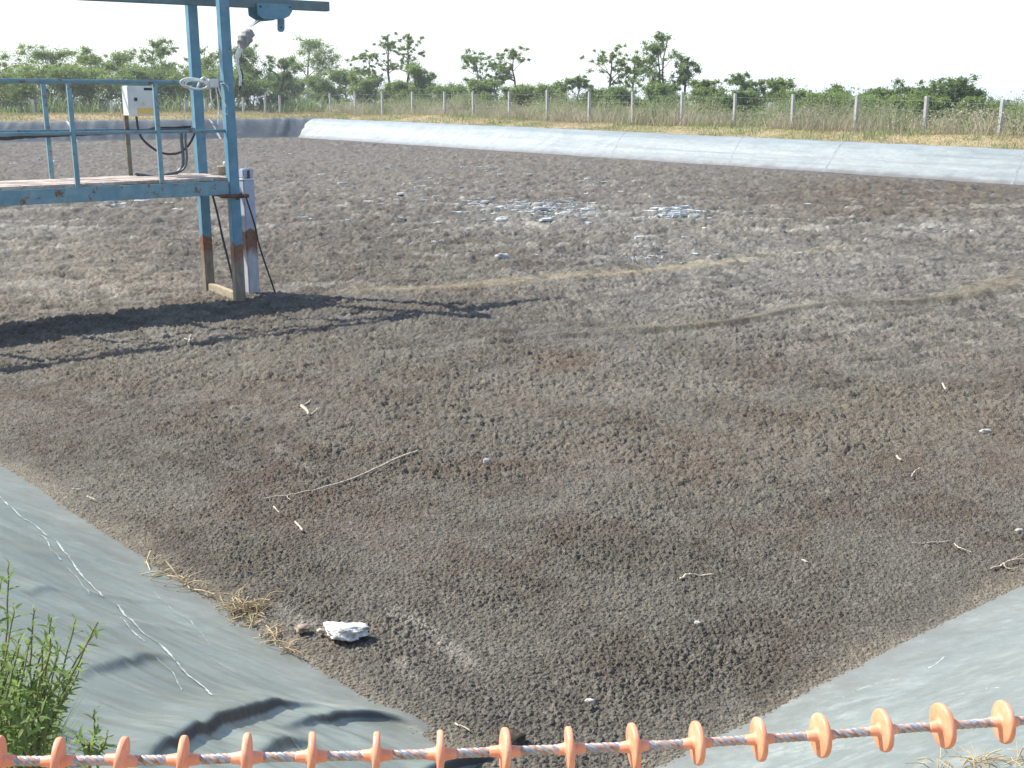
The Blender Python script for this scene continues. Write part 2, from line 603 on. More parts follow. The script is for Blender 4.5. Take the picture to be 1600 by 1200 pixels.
def tag(o, label=None, cat=None, group=None, kind=None):
    if label:
        o["label"] = label
    if cat:
        o["category"] = cat
    if group:
        o["group"] = group
    if kind:
        o["kind"] = kind
    return o


def thing(name, label, cat, loc, group=None):
    o = bpy.data.objects.new(name, None)
    COL.objects.link(o)
    o.location = Vector([float(q) for q in loc])
    o.empty_display_size = 0.1
    return tag(o, label, cat, group)


def grid_faces(nu, nv, keep=None):
    i, j = np.meshgrid(np.arange(nu - 1), np.arange(nv - 1), indexing='ij')
    a = (i * nv + j).ravel()
    Q = np.stack([a, a + nv, a + nv + 1, a + 1], 1)
    if keep is not None:
        k = keep.ravel()
        Q = Q[k[Q].all(1)]
    return Q


def compact(V, Q, *attrs):
    u, inv = np.unique(Q, return_inverse=True)
    return (V[u], inv.reshape(Q.shape), *[a[u] for a in attrs])


def crook(pts, n, amp, r=rnd):               # smooth subdivision of a polyline with a little wander
    P = [np.asarray(p, float) for p in pts]
    out = []
    for i in range(len(P) - 1):
        p0, p1, p2, p3 = P[max(i - 1, 0)], P[i], P[i + 1], P[min(i + 2, len(P) - 1)]
        for k in range(n):
            t = k / n
            q = 0.5 * (2 * p1 + (p2 - p0) * t + (2 * p0 - 5 * p1 + 4 * p2 - p3) * t * t + (3 * p1 - p0 - 3 * p2 + p3) * t ** 3)
            if amp and (i or k):
                q = q + np.array([r.uniform(-amp, amp) for _ in range(3)])
            out.append(q)
    out.append(P[-1])
    return out


# ------------------------------------------------------------------ ground, hills
BT = 1.5                                     # width of the liner slope


def bank_z(x, y):                            # height of the bank crest
    return 0.74 + 0.24 * sstep(12, 70, y)


def ground_z(x, y):
    s = sq(x, y)
    zb = bank_z(x, y)
    z = np.where(s < BT, -0.25 + (zb + 0.22) * sstep(-0.1, BT + 0.05, s), zb - 0.03 - 0.12 * sstep(14, 8, y))
    z = np.where(s < 0, -0.25, z)
    z = z + (fbm(x * 0.8, y * 0.8, 3) - 0.5) * 0.12 * sstep(BT, BT + 1.2, s)
    z = z + ((0.12 + 0.28 * fbm(x * 0.22, y * 0.22, 15, 2)) * sstep(1.7, 5.5, s) + 0.14 * sstep(5, 9, s)) * sstep(15, 30, y)
    r = np.hypot(x, y)
    fall = sstep(26, 320, s)
    z = z - 44 * fall + (fbm(x * 0.012, y * 0.012, 9) - 0.5) * 4 * sstep(150, 600, s)
    return z


def spaced(core, lo, hi, fine, grow):
    a = list(np.arange(core[0], core[1], fine))
    st = fine
    while a[-1] < hi:
        st *= grow
        a.append(a[-1] + st)
    st = fine
    while a[0] > lo:
        st *= grow
        a.insert(0, a[0] - st)
    return np.array(a)


gx = spaced((-50, 40), -2500, 2500, 0.55, 1.16)
gy = spaced((-6, 95), -400, 2300, 0.55, 1.16)
GX, GY = np.meshgrid(gx, gy, indexing='ij')
V = np.stack([GX.ravel(), GY.ravel(), ground_z(GX, GY).ravel()], 1)
tag(npmesh("ground", V, grid_faces(len(gx), len(gy)), M['ground'], smooth=True), 'dry grassy earth bank and land beyond the basin', kind='structure')

hx = np.linspace(-1900, 1900, 190)
hv = np.linspace(0, 1, 14)
HX, HV = np.meshgrid(hx, hv, indexing='ij')
crest = 44.5 + 9 * (fbm(HX * 0.003, HX * 0 + 3.1, 5) - 0.5) + 2.5 * fbm(HX * 0.02, HX * 0, 6)
HY = 1050 + HV * 420 + 40 * np.sin(HX * 0.006)
HZ = -47 + crest * sstep(0, 0.55, HV) - 20 * sstep(0.6, 1, HV) + (fbm(HX * 0.03, HY * 0.03, 2) - 0.5) * 2
tag(npmesh("hills", np.stack([HX.ravel(), HY.ravel(), HZ.ravel()], 1), grid_faces(190, 14), M['hills'], smooth=True), 'low hazy blue hills on the horizon', kind='structure')

# ------------------------------------------------------------------ sludge surface
NA, NRR = 1150, 1750
ang = np.linspace(math.radians(-44), math.radians(44), NA)
inv = np.linspace(1 / 3.2, 1 / 92.0, NRR)
A, Ri = np.meshgrid(ang, 1 / inv, indexing='ij')
X, Y = Ri * np.sin(A), Ri * np.cos(A)
keep = (sq(X, Y) < 0.35)
Q = grid_faces(NA, NRR, keep)
V = np.stack([X.ravel(), Y.ravel(), np.zeros(X.size)], 1)
V, Q = compact(V, Q)
X, Y = V[:, 0], V[:, 1]
wx = X + 0.02 * (fbm(X * 14, Y * 14, 21, 2) - 0.5)
wy = Y + 0.02 * (fbm(X * 14, Y * 14, 22, 2) - 0.5)
f1, f2, cid = worley(wx * 38, wy * 38, 1)
g1, g2, cid2 = worley(wx * 75, wy * 75, 2)
RR = np.hypot(X, Y)
nearw = 1 - sstep(12, 30, RR)
crumb = (0.35 + 0.65 * (1 - np.clip(f1 * 1.25, 0, 1) ** 2)) * sstep(0.02, 0.30, f2 - f1) * (0.3 + 0.7 * cid)
crumb2 = (1 - np.clip(g1 * 1.25, 0, 1) ** 2) * sstep(0.0, 0.25, g2 - g1) * (0.3 + 0.7 * cid2)
patchy = sstep(0.30, 0.62, fbm(X * 1.3, Y * 1.3, 31, 4, 0.6))
skin = sstep(0.42, 0.62, fbm(X * 1.6 + 5, Y * 1.6, 81, 5, 0.62))
Z = (0.024 * crumb + 0.013 * crumb2) * (0.72 + 0.38 * patchy) * (1 - 0.22 * skin) * (0.35 + 0.65 * nearw)
# wrinkled crust: short ridges running across the basin
E1 = np.array(L_nr[1]) * np.sign(L_nr[1][0])
U1, V1 = X * 0.97 + Y * 0.24, -X * 0.24 + Y * 0.97
rid = 1 - np.abs(2 * fbm(U1 * 1.1 + 2 * fbm(X * 0.7, Y * 0.7, 40, 2), V1 * 3.4, 41, 4, 0.6) - 1)
rid2 = 1 - np.abs(2 * fbm(U1 * 3.4, V1 * 5.5, 45, 3, 0.65) - 1)
farw = sstep(5.5, 13, RR)
Z += farw * (0.026 * sstep(0.55, 1.0, rid) + 0.020 * rid2)
q1, q2, cid3 = worley(X * 4.2 + 0.6 * fbm(X * 3, Y * 3, 47, 2), Y * 3.2, 9)
edgew = sstep(0.2, 2.0, -sq(X, Y))
Z *= 0.45 + 0.55 * np.maximum(edgew, nearw)
m1, m2, cid4 = worley(X * 8 + 0.5 * fbm(X * 6, Y * 6, 48, 2), Y * 6.5, 13)
k1, k2, cid5 = worley(wx * 16 + 0.4 * fbm(X * 9, Y * 9, 49, 2), wy * 15, 17)
Z += sstep(4.5, 8, RR) * (1 - sstep(16, 30, RR)) * 0.032 * sstep(0.0, 0.3, k2 - k1) * (0.15 + 0.85 * cid5) * (0.6 + 0.4 * patchy) * edgew
Z += sstep(11, 20, RR) * 0.036 * sstep(0.0, 0.30, m2 - m1) * (0.1 + 0.9 * cid4) * edgew
Z += sstep(9, 24, RR) * 0.05 * sstep(0.0, 0.25, q2 - q1) * sstep(0.3, 0.9, cid3) * edgew
Z *= 0.45 + 0.55 * sstep(0.0, 0.35, -sq(X, Y))
Z += 0.02 * (fbm(X * 0.9, Y * 0.9, 50, 3) - 0.5)


def pathdist(x, y, pts):                     # distance to a polyline, and signed side
    best = np.full(x.shape, 1e9)
    side = np.zeros(x.shape)
    tt = np.zeros(x.shape)
    n = len(pts) - 1
    for i in range(n):
        a, b = np.asarray(pts[i])[:2], np.asarray(pts[i + 1])[:2]
        d = b - a
        L2 = d @ d
        t = np.clip(((x - a[0]) * d[0] + (y - a[1]) * d[1]) / L2, 0, 1)
        dx, dy = x - a[0] - t * d[0], y - a[1] - t * d[1]
        D = np.hypot(dx, dy)
        m = D < best
        best = np.where(m, D, best)
        side = np.where(m, np.sign(d[0] * dy - d[1] * dx), side)
        tt = np.where(m, (i + t) / n, tt)
    return best, side, tt


GR = lambda pts: crook([onz(*p) for p in pts], 6, 0)
ridge_path = GR([(800, 541), (880, 534), (960, 527), (1060, 523), (1150, 514), (1200, 505), (1240, 495), (1310, 486), (1400, 484), (1480, 479), (1540, 471), (1590, 457), (1660, 440)])
tan_path = GR([(520, 459), (640, 459), (760, 450), (880, 439), (1000, 430), (1110, 419), (1220, 404), (1340, 392)])
d_r, s_r, t_r = pathdist(X, Y, ridge_path)
d_t, s_t, t_t = pathdist(X, Y, tan_path)
wr = (0.13 + 0.32 * sstep(0.65, 0.95, t_r)) * np.where(s_r > 0, 1, 0.42)
near_r = np.exp(-(d_r / wr) ** 2) * sstep(0.0, 0.25, t_r)
Z *= 1 - 0.75 * near_r
Z += (0.085 + 0.03 * sstep(0.6, 0.9, t_r)) * near_r + 0.02 * near_r * (rid2 - 0.5)
wt = 0.12 + 0.2 * vnoise(X * 1.3, Y * 1.3, 61)
near_t = np.exp(-(d_t / wt) ** 2) * sstep(0, 0.08, t_t) * (1 - 0.75 * sstep(0.7, 1, t_t))
Z *= 1 - 0.6 * near_t
Z += 0.04 * near_t
rip = np.where(s_r < 0, 1, 0.5) * sstep(0.12, 0.3, t_r) * (1 - sstep(1.6, 3.2, d_r)) * sstep(0.1, 0.3, d_r)
Z += 0.022 * rip * (0.5 + 0.5 * np.sin(d_r * 19 + 3.5 * fbm(X * 0.9, Y * 0.9, 65, 3))) ** 2 * sstep(0.3, 0.6, vnoise(X * 1.1, Y * 1.1, 66))
# side creases under the ridge
for k, pts in enumerate([[(1300, 575), (1420, 566), (1520, 562), (1620, 550)],
                         [(700, 548), (800, 540), (900, 533), (1010, 528)], [(0, 404), (60, 402), (120, 400), (170, 410)], [(75, 424), (130, 420), (150, 410)], [(0, 380), (70, 376), (140, 378)], [(40, 440), (110, 436), (170, 441)], [(190, 404), (250, 400), (300, 402)],
                         [(210, 430), (260, 425), (310, 420)], [(200, 447), (260, 440), (300, 436)], [(180, 473), (230, 468), (290, 462)]]):
    d, s, t = pathdist(X, Y, GR(pts))
    sdist = s * d
    Z += 0.036 * sstep(-0.06, 0.0, sdist - 0.0) * (1 - sstep(0.0, 0.24, sdist)) * (0.4 + 0.6 * vnoise(X * 2.5, Y * 2.5, 63)) * sstep(0, 0.15, t) * (1 - sstep(0.85, 1, t))
V[:, 2] = Z

C = np.empty((len(X), 3))
base = np.array([0.098, 0.084, 0.073])
n1 = fbm(X * 0.55, Y * 0.55, 71, 5, 0.6)[:, None]
n2 = fbm(X * 2.1, Y * 2.1, 75, 4, 0.6)
C[:] = base * (0.72 + 0.56 * n1)
# grey skin against brown crumbs
gsk = skin[:, None]
C = C * (1 - 0.45 * gsk) + 0.45 * gsk * np.array([0.150, 0.148, 0.145])
redn = sstep(0.5, 0.7, fbm(X * 1.1 + 50, Y * 1.1, 85, 4, 0.6))[:, None]
C = C * (1 - 0.18 * redn) + 0.18 * redn * np.array([0.145, 0.085, 0.055])


def blob(cx, cy, rx, ry, col, k, edge=0.5):
    global C
    c = onz(cx, cy)[:2]
    a = onz(cx + rx, cy)[:2] - c
    b = onz(cx, max(cy - ry, 158))[:2] - c
    if cy - ry < 205:
        b = -(onz(cx, cy + ry)[:2] - c)
    Mx = np.linalg.inv(np.array([a, b]).T)
    p = Mx @ np.stack([X - c[0], Y - c[1]])
    r = np.hypot(p[0], p[1])
    m = 1 - sstep(0.25, 1.25, r + edge * 1.6 * (fbm(X * 0.9, Y * 0.9, 91, 4, 0.6) - 0.5))
    m = (m * k)[:, None]
    C = C * (1 - m) + m * np.array(col)


blob(800, 262, 620, 30, (0.15, 0.13, 0.115), 0.6)
blob(1380, 312, 280, 38, (0.098, 0.072, 0.050), 0.8)
blob(1250, 430, 480, 75, (0.185, 0.183, 0.182), 0.75)
blob(1420, 520, 330, 70, (0.16, 0.145, 0.135), 0.6)
blob(950, 345, 320, 30, (0.21, 0.21, 0.205), 0.6)
blob(1480, 360, 200, 20, (0.20, 0.20, 0.20), 0.6)
blob(110, 425, 190, 55, (0.20, 0.176, 0.147), 0.7)
blob(60, 365, 120, 14, (0.25, 0.25, 0.24), 0.5)
blob(560, 400, 230, 40, (0.105, 0.088, 0.075), 0.6)
blob(300, 560, 330, 45, (0.175, 0.16, 0.135), 0.5)
blob(640, 650, 420, 60, (0.125, 0.102, 0.082), 0.45)
blob(890, 570, 80, 18, (0.155, 0.10, 0.068), 0.5)
blob(1000, 610, 330, 22, (0.18, 0.165, 0.15), 0.5)
blob(1400, 650, 260, 60, (0.155, 0.130, 0.098), 0.5)
blob(1060, 720, 300, 50, (0.145, 0.118, 0.094), 0.4)
blob(160, 780, 200, 60, (0.18, 0.17, 0.15), 0.55)
blob(640, 960, 260, 90, (0.16, 0.15, 0.138), 0.5)
blob(1100, 960, 520, 170, (0.100, 0.094, 0.086), 0.5)
for pts, wdt in (([(610, 962), (650, 975), (680, 995), (715, 1020), (745, 1045)], 0.035), ([(630, 1035), (648, 1060)], 0.02), ([(440, 950), (470, 975), (500, 985)], 0.03),
                 ([(430, 700), (480, 735)], 0.03), ([(150, 860), (190, 900), (240, 950)], 0.03)):
    d, s, t = pathdist(X, Y, GR(pts))
    m = (0.45 * np.exp(-(d / (wdt * 1.5)) ** 2) * sstep(0.35, 0.6, n2 + 0.1 * vnoise(X * 20, Y * 20, 3)))[:, None]
    C = C * (1 - m) + m * np.array([0.34, 0.33, 0.32])
m = (near_t * (0.35 + 0.65 * n2))[:, None] * 0.95
C = C * (1 - m) + m * np.array([0.34, 0.28, 0.175])
m = (near_r * 0.85)[:, None]
rt = sstep(0.6, 0.9, t_r)[:, None]
C = C * (1 - m) + m * (np.array([0.135, 0.112, 0.072]) * (1 - rt) + rt * np.array([0.17, 0.142, 0.092]))
mot = sstep(0.42, 0.60, fbm(X * 8, Y * 8, 111, 4, 0.7))[:, None] * 0.42
C = C * (1 - mot) + mot * np.array([0.150, 0.146, 0.138])
lum = C.mean(1, keepdims=True)
C = lum + (C - lum) * 0.82
# dusty pale rim where the crust meets the sheet
rim = sstep(-0.16, 0.02, sq(X, Y) + 0.30 * (n2 - 0.5))[:, None] * 0.5 * (1 - sstep(9, 14, RR))[:, None]
C = C * (1 - rim) + rim * np.array([0.23, 0.21, 0.175])
# whitish dry foam scattered through the wet middle
wh = fbm(U1 * 0.8, V1 * 2.0, 101, 4, 0.65)
whm = (sstep(0.60, 0.72, wh) * sstep(0.45, 0.75, cid3) * sstep(10, 16, RR) * (1 - sstep(0.0, 3.0, -(sq(X, Y) + 6))) * 0)[:, None]
mid = np.exp(-((RR - 22) / 9) ** 2) * sstep(-16, -6, X + 0.0)
fo = (sstep(0.52, 0.72, wh) * mid * sstep(0.3, 0.8, cid3) * 0.42)[:, None]
C = C * (1 - fo) + fo * np.array([0.36, 0.37, 0.37])
C *= (0.86 + 0.28 * cid * nearw + 0.14 * (1 - nearw))[:, None] * np.array([0.885, 0.85, 0.735])
C *= (1 + sstep(6, 14, RR) * (0.22 * (cid5 - 0.5) + 0.24 * (cid4 - 0.5) + 0.30 * (cid3 - 0.5) + 0.36 * (NR.rand(len(X)) - 0.5)))[:, None]
C *= (1 - sstep(8, 16, RR) * 0.38 * sstep(0.62, 0.8, vnoise(X * 5.5, Y * 2.6, 107) * 0.6 + 0.5 * vnoise(X * 13, Y * 4, 108)))[:, None]

sl_o = npmesh("sludge", V, Q, M['sludge'], smooth=True)
at = sl_o.data.attributes.new("Col", 'FLOAT_COLOR', 'POINT')
at.data.foreach_set("color", np.concatenate([C, np.ones((len(C), 1))], 1).astype(np.float32).ravel())
tag(sl_o, 'dark brown grey crumbly dried sludge filling the basin', kind='structure')


def sludge_z(x, y):
    i = np.argmin((X - x) ** 2 + (Y - y) ** 2)
    return float(Z[i])


# dry white salt flakes on the crust (uncountable)
fv, ff = [], []
clusters = [(850, 332, 95, 11, 190), (1060, 337, 45, 8, 130), (760, 266, 30, 3, 16), (555, 260, 35, 5, 16), (430, 241, 40, 2, 20), (930, 292, 60, 5, 22),
            (1010, 410, 130, 9, 45), (1090, 396, 150, 16, 45), (740, 320, 30, 8, 22), (195, 322, 40, 4, 26), (285, 333, 14, 3, 5), (480, 346, 20, 3, 10),
            (60, 255, 50, 5, 14), (780, 290, 300, 30, 80), (1160, 313, 18, 3, 5), (650, 300, 250, 40, 60), (1500, 365, 60, 6, 10), (300, 250, 100, 14, 20), (900, 350, 300, 35, 70)]
for cx, cy, rx, ry, n in clusters:
    for _ in range(int(n * (1.25 if 700 < cx < 1100 and cy < 345 else 0.9))):
        px, py = rnd.gauss(cx, rx * 0.55), rnd.gauss(cy, ry * 0.6)
        if py < 232:
            continue
        p = onz(px, py)
        if sq(np.array([p[0]]), np.array([p[1]]))[0] > -1:
            continue
        k = (0.022 + 0.095 * rnd.random() ** 3.0) * (0.55 if cy > 380 else 1)
        z0 = sludge_z(p[0], p[1])
        n_ = 8
        o = len(fv)
        ph = rnd.random() * 6
        ex = rnd.uniform(0.45, 1.0)
        rs = [k * rnd.uniform(0.45, 1.25) for _ in range(n_)]
        for lay, (sc, hz) in enumerate(((1.1, -0.03), (0.9, 0.008 + 0.03 * k))):
            for i in range(n_):
                a = 2 * math.pi * i / n_
                lx, ly = rs[i] * sc * math.cos(a) * 1.5, rs[i] * sc * math.sin(a) * ex
                fv.append((p[0] + lx * math.cos(ph * .08) - ly * math.sin(ph * .08), p[1] + lx * math.sin(ph * .08) + ly * math.cos(ph * .08), z0 + hz + rnd.uniform(0, 0.012)))
        fv.append((p[0], p[1], z0 + 0.014 + 0.04 * k))
        for i in range(n_):
            j = (i + 1) % n_
            ff.append((o + i, o + j, o + n_ + j, o + n_ + i))
            ff.append((o + n_ + i, o + n_ + j, o + 2 * n_))
mb = MB()
mb.v, mb.f = fv, ff
tag(mb.build("salt_flakes", M['flake']), 'scattered white dried flakes on the sludge', 'flakes', kind='stuff')

# ------------------------------------------------------------------ near liner sheets
folds = []                                   # (path in plan, height, back width, front width)


def prof(s, zt=0.74):
    return zt * (sstep(-0.25, 1.75, s) - sstep(-0.25, 1.75, np.array(0.0))) / (1 - sstep(-0.25, 1.75, np.array(0.0)))


def near_z(x, y, raw=False):
    sl_, sr_ = sd('nl', x, y), sd('nr', x, y)
    k = 0.12
    s = np.maximum(sl_, sr_) + k * np.exp(-np.abs(sl_ - sr_) / k) * 0.35
    z = prof(s)
    left = sstep(-0.15, 0.25, sl_ - sr_)
    # soft tension wrinkles
    w = sstep(0.02, 0.35, s)
    yy = y + 0.30 * x + 0.20 * fbm(x * 1.3, y * 1.3, 201, 2)
    wl = np.sin(yy * 27 + 2.4 * fbm(x * 1.1, y * 2.0, 203, 2)) * 0.5 + 0.5
    z = z + left * w * (0.012 * wl ** 2 * sstep(0.35, 0.62, fbm(x * 1.8, y * 2.6, 205, 2)) + 0.014 * (fbm(x * 1.6, y * 5.2 + x, 207, 3) - 0.5) + 0.018 * (fbm(x * 3, y * 13 + x * 4, 209, 2) - 0.5) + 0.007 * (fbm(x * 6, y * 34 + x * 9, 219, 2) - 0.5))
    u = (x * 0.79 + y * 0.61)
    z = z + (1 - left) * w * (0.030 * (fbm(x * 1.7, y * 2.3, 211, 3) - 0.5) + 0.010 * (fbm(u * 2.5, (y - x) * 8, 215, 3) - 0.5))
    if not raw:
        for pts, h, wb, wf in folds:
            d, sgn, t = pathdist(x, y, pts)
            tp = sstep(-0.05, 0.35, t) * (1 - sstep(0.6, 1.03, t))
            z = z + h * tp * np.exp(-(d / np.where(sgn > 0, wb * (0.35 + 0.65 * tp), wf)) ** 2)
    return z


raw = lambda x, y: near_z(x, y, True)
HP = lambda pts, n=6: crook([hit(px, py, raw) for px, py in pts], n, 0)
folds_px = [([(190, 1214), (225, 1190), (265, 1166), (330, 1130), (395, 1111), (440, 1106), (485, 1110), (520, 1118)], 0.037, 0.12, 0.022),
            ([(415, 1137), (470, 1129), (520, 1121), (570, 1119), (620, 1127), (662, 1142), (690, 1152)], 0.036, 0.09, 0.020),
            ([(105, 1064), (150, 1047), (190, 1036), (235, 1028), (285, 1030)], 0.024, 0.10, 0.024),
            ([(30, 926), (60, 922), (100, 925)], 0.014, 0.07, 0.02),
            ([(120, 930), (165, 932), (215, 940), (300, 944)], 0.010, 0.06, 0.03),
            ([(380, 1190), (420, 1176), (455, 1164), (500, 1166)], 0.030, 0.08, 0.02),
            ([(640, 1218), (700, 1197), (750, 1190), (800, 1192)], 0.045, 0.08, 0.016),
            ([(150, 985), (210, 978), (270, 985), (350, 990)], 0.010, 0.06, 0.04),
            ([(20, 860), (80, 868), (150, 872)], 0.010, 0.07, 0.04)]
for px, h, wb, wf in folds_px:
    folds.append(([p[:2] for p in HP(px)], h, wb, wf))

xs = np.concatenate([np.arange(-7.5, -2.0, 0.02), np.arange(-2.0, 1.2, 0.009), np.arange(1.2, 7.5, 0.02)])
ys = np.concatenate([np.arange(-2.0, 1.6, 0.025), np.arange(1.6, 4.6, 0.009), np.arange(4.6, 12.0, 0.02)])
NX, NY = np.meshgrid(xs, ys, indexing='ij')
SLs, SRs = sd('nl', NX, NY), sd('nr', NX, NY)
mx = np.maximum(SLs, SRs)
box_ok = (mx > -0.22) & (mx < 2.1)
NZ = np.full(NX.shape, 0.0)
NZ[box_ok] = near_z(NX[box_ok], NY[box_ok])
OX, OY = np.zeros(NX.shape), np.zeros(NX.shape)     # the main folds lean over towards the bank top
for pts, h, wb, wf in folds[:2] + folds[6:7]:
    d_, s_, t_ = pathdist(NX[box_ok], NY[box_ok], pts)
    k_ = np.exp(-(d_ / np.where(s_ > 0, 0.06, 0.026)) ** 2) * sstep(-0.05, 0.35, t_) * (1 - sstep(0.6, 1.03, t_))
    v_ = np.asarray(pts[-1])[:2] - np.asarray(pts[0])[:2]
    v_ = v_ / np.linalg.norm(v_)
    OX[box_ok] += v_[1] * k_ * h * 0.5
    OY[box_ok] -= v_[0] * k_ * h * 0.5
NV = np.stack([(NX + OX).ravel(), (NY + OY).ravel(), NZ.ravel()], 1)
near_liners = {}
for nm, side, mat, lab in (('left', SLs - SRs, 'liner_left', 'grey green wrinkled sheet with white seams below the leafy weeds'),
                           ('right', SRs - SLs, 'liner_right', 'smooth pale grey sheet behind the right part of the orange discs')):
    Qn = grid_faces(len(xs), len(ys), box_ok & (side > -0.02 if nm == 'left' else side > -0.0))
    v_, q_ = compact(NV, Qn)
    if nm == 'right':
        v_[:, 2] += 0.004
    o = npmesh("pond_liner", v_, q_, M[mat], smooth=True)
    tag(o, lab, 'pond liner', 'sheets lining the basin banks')
    near_liners[nm] = o


def drape(pts_px, half, parent, mat, name="weld_seam", lift=0.004, n=8, amp=0.0):
    P = [hit(px, py, near_z) for px, py in pts_px]
    P = crook(P, n, 0)
    L, Rr = [], []
    for i, p in enumerate(P):
        d = P[min(i + 1, len(P) - 1)] - P[max(i - 1, 0)]
        s = np.array([-d[1], d[0]]) / (np.hypot(d[0], d[1]) + 1e-9)
        hw = half * (0.12 + 0.55 * rnd.random() ** 1.5)
        for lst, k in ((L, 1), (Rr, -1)):
            x, y = p[0] + s[0] * hw * k, p[1] + s[1] * hw * k
            lst.append((x, y, float(near_z(np.array([x]), np.array([y]))[0]) + lift))
    m_ = len(P)
    return MB().add(L + Rr, [(i, i + 1, m_ + i + 1, m_ + i) for i in range(m_ - 1)]).build(name, mat, parent)


nl_o = near_liners['left']
for pts, hw in (([(0, 777), (30, 806), (56, 823), (93, 853), (117, 886), (160, 933)], 0.011),
                ([(184, 947), (203, 968), (225, 992), (260, 1018), (282, 1044), (312, 1070), (332, 1088)], 0.011),
                ([(60, 836), (74, 846), (80, 860), (95, 876)], 0.007), ([(105, 888), (122, 906), (140, 930)], 0.005),
                ([(188, 966), (205, 985), (226, 1003)], 0.006), ([(245, 1030), (268, 1050), (284, 1080)], 0.004),
                ([(450, 1150), (462, 1165), (475, 1176)], 0.006),
                ([(240, 925), (270, 955), (300, 975), (330, 1010)], 0.003), ([(330, 1030), (355, 1045), (380, 1060)], 0.003)):
    drape(pts, hw, nl_o, M['seam'])
nr_o = near_liners['right']
for pts, hw in (([(1300, 1100), (1340, 1080), (1380, 1066), (1410, 1062)], 0.004), ([(1440, 1050), (1460, 1040), (1475, 1028)], 0.006),
                ([(1490, 1090), (1530, 1080), (1570, 1076)], 0.004)):
    drape(pts, hw, nr_o, M['seam'])

# ------------------------------------------------------------------ far liner sheets


def far_sheet(k, a0, a1, step, mat, label, wrinkle):
    p, d, n = LN[k]
    ts = np.arange(a0, a1, step)
    us = np.array([-0.35, -0.15, 0.0, 0.1, 0.22, 0.36, 0.5, 0.66, 0.8, 0.95, 1.08, 1.2, 1.3, 1.38, 1.46, 1.55, 1.7, 1.9])
    T, Us = np.meshgrid(ts, us, indexing='ij')
    x, y = p[0] + d[0] * T + n[0] * Us, p[1] + d[1] * T + n[1] * Us
    zb = bank_z(x, y) + 0.03
    z = zb * sstep(-0.25, 1.62, Us) ** 0.9
    z = (z - zb * sstep(-0.25, 1.62, np.array(0.0)) ** 0.9 * (1 - sstep(0, 1.2, Us))) + 0.05 * (fbm(T * 0.35, Us * 0.8, 301, 3) - 0.5) * sstep(0.05, 0.5, Us)
    cw = np.exp(-((T - (C_far - p) @ d) / 1.6) ** 2)
    w = wrinkle * sstep(0.02, 0.25, Us) * (1 - 0.5 * sstep(1.2, 1.6, Us)) * (1 + 1.6 * cw)
    z = z + w * 0.035 * (1 - np.abs(2 * fbm(T * 1.7 + Us * 0.9, Us * 0.25, 305, 3) - 1)) ** 3 * 2
    # uneven upper hem
    uoff = 0.10 * (fbm(T * 0.25, T * 0, 309, 3) - 0.5) * sstep(1.3, 1.9, Us)
    x, y = x + n[0] * uoff, y + n[1] * uoff
    z = np.where(Us > 1.8, z - 0.08, z)
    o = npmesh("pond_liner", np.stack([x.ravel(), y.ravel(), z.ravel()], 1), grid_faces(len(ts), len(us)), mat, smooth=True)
    tag(o, label, 'pond liner', 'sheets lining the basin banks')
    return o, (ts, us, x, y, z)


p, d, n = LN['fr']                            # runs from the right of the picture to the far corner
len_fr = (C_far - p) @ d
fr_o, fr_g = far_sheet('fr', -24, len_fr + 1.7, 0.12, M['liner_far'], 'long bright sheet on the far bank below the weeds, sunlit', 0.5)
p, d, n = LN['fl']
fl_a = (C_far - p) @ d
fl_o, fl_g = far_sheet('fl', fl_a - 1.7, fl_a + 46, 0.12, M['liner_shaded'], 'dark shaded sheet on the far left bank behind the blue walkway', 1.2)


def far_seam(g, parent, t0, t1, half, mat):   # seam straight up the slope
    ts, us, x, y, z = g
    L, Rr = [], []
    for j in range(2, len(us) - 2):
        t = t0 + (t1 - t0) * (us[j] / 1.6)
        for lst, o in ((L, -half), (Rr, half)):
            i = np.clip(np.searchsorted(ts, t + o), 1, len(ts) - 1)
            f = (t + o - ts[i - 1]) / (ts[i] - ts[i - 1])
            lst.append((x[i - 1, j] * (1 - f) + x[i, j] * f, y[i - 1, j] * (1 - f) + y[i, j] * f, z[i - 1, j] * (1 - f) + z[i, j] * f + 0.006))
    m_ = len(L)
    MB().add(L + Rr, [(i, i + 1, m_ + i + 1, m_ + i) for i in range(m_ - 1)]).build("weld_seam", mat, parent)


pf, df, nf = LN['fr']
for bx, by, tx, ty in ((952, 240, 976, 208), (1286, 266, 1318, 224), (1580, 288, 1602, 240), (1136, 255, 1160, 217)):
    a = (online(bx, by, pf, df)[:2] - pf) @ df
    q = pf + nf * 1.5
    b = (online(tx, ty, q, df)[:2] - q) @ df
    far_seam(fr_g, fr_o, a, b, 0.035 if bx != 1136 else 0.02, M['seam_dark'])
pl_, dl_, nl__ = LN['fl']
for bx in (345, 120):
    a = (online(bx, 220, pl_, dl_)[:2] - pl_) @ dl_
    far_seam(fl_g, fl_o, a, a + 0.2, 0.05, M['seam'])

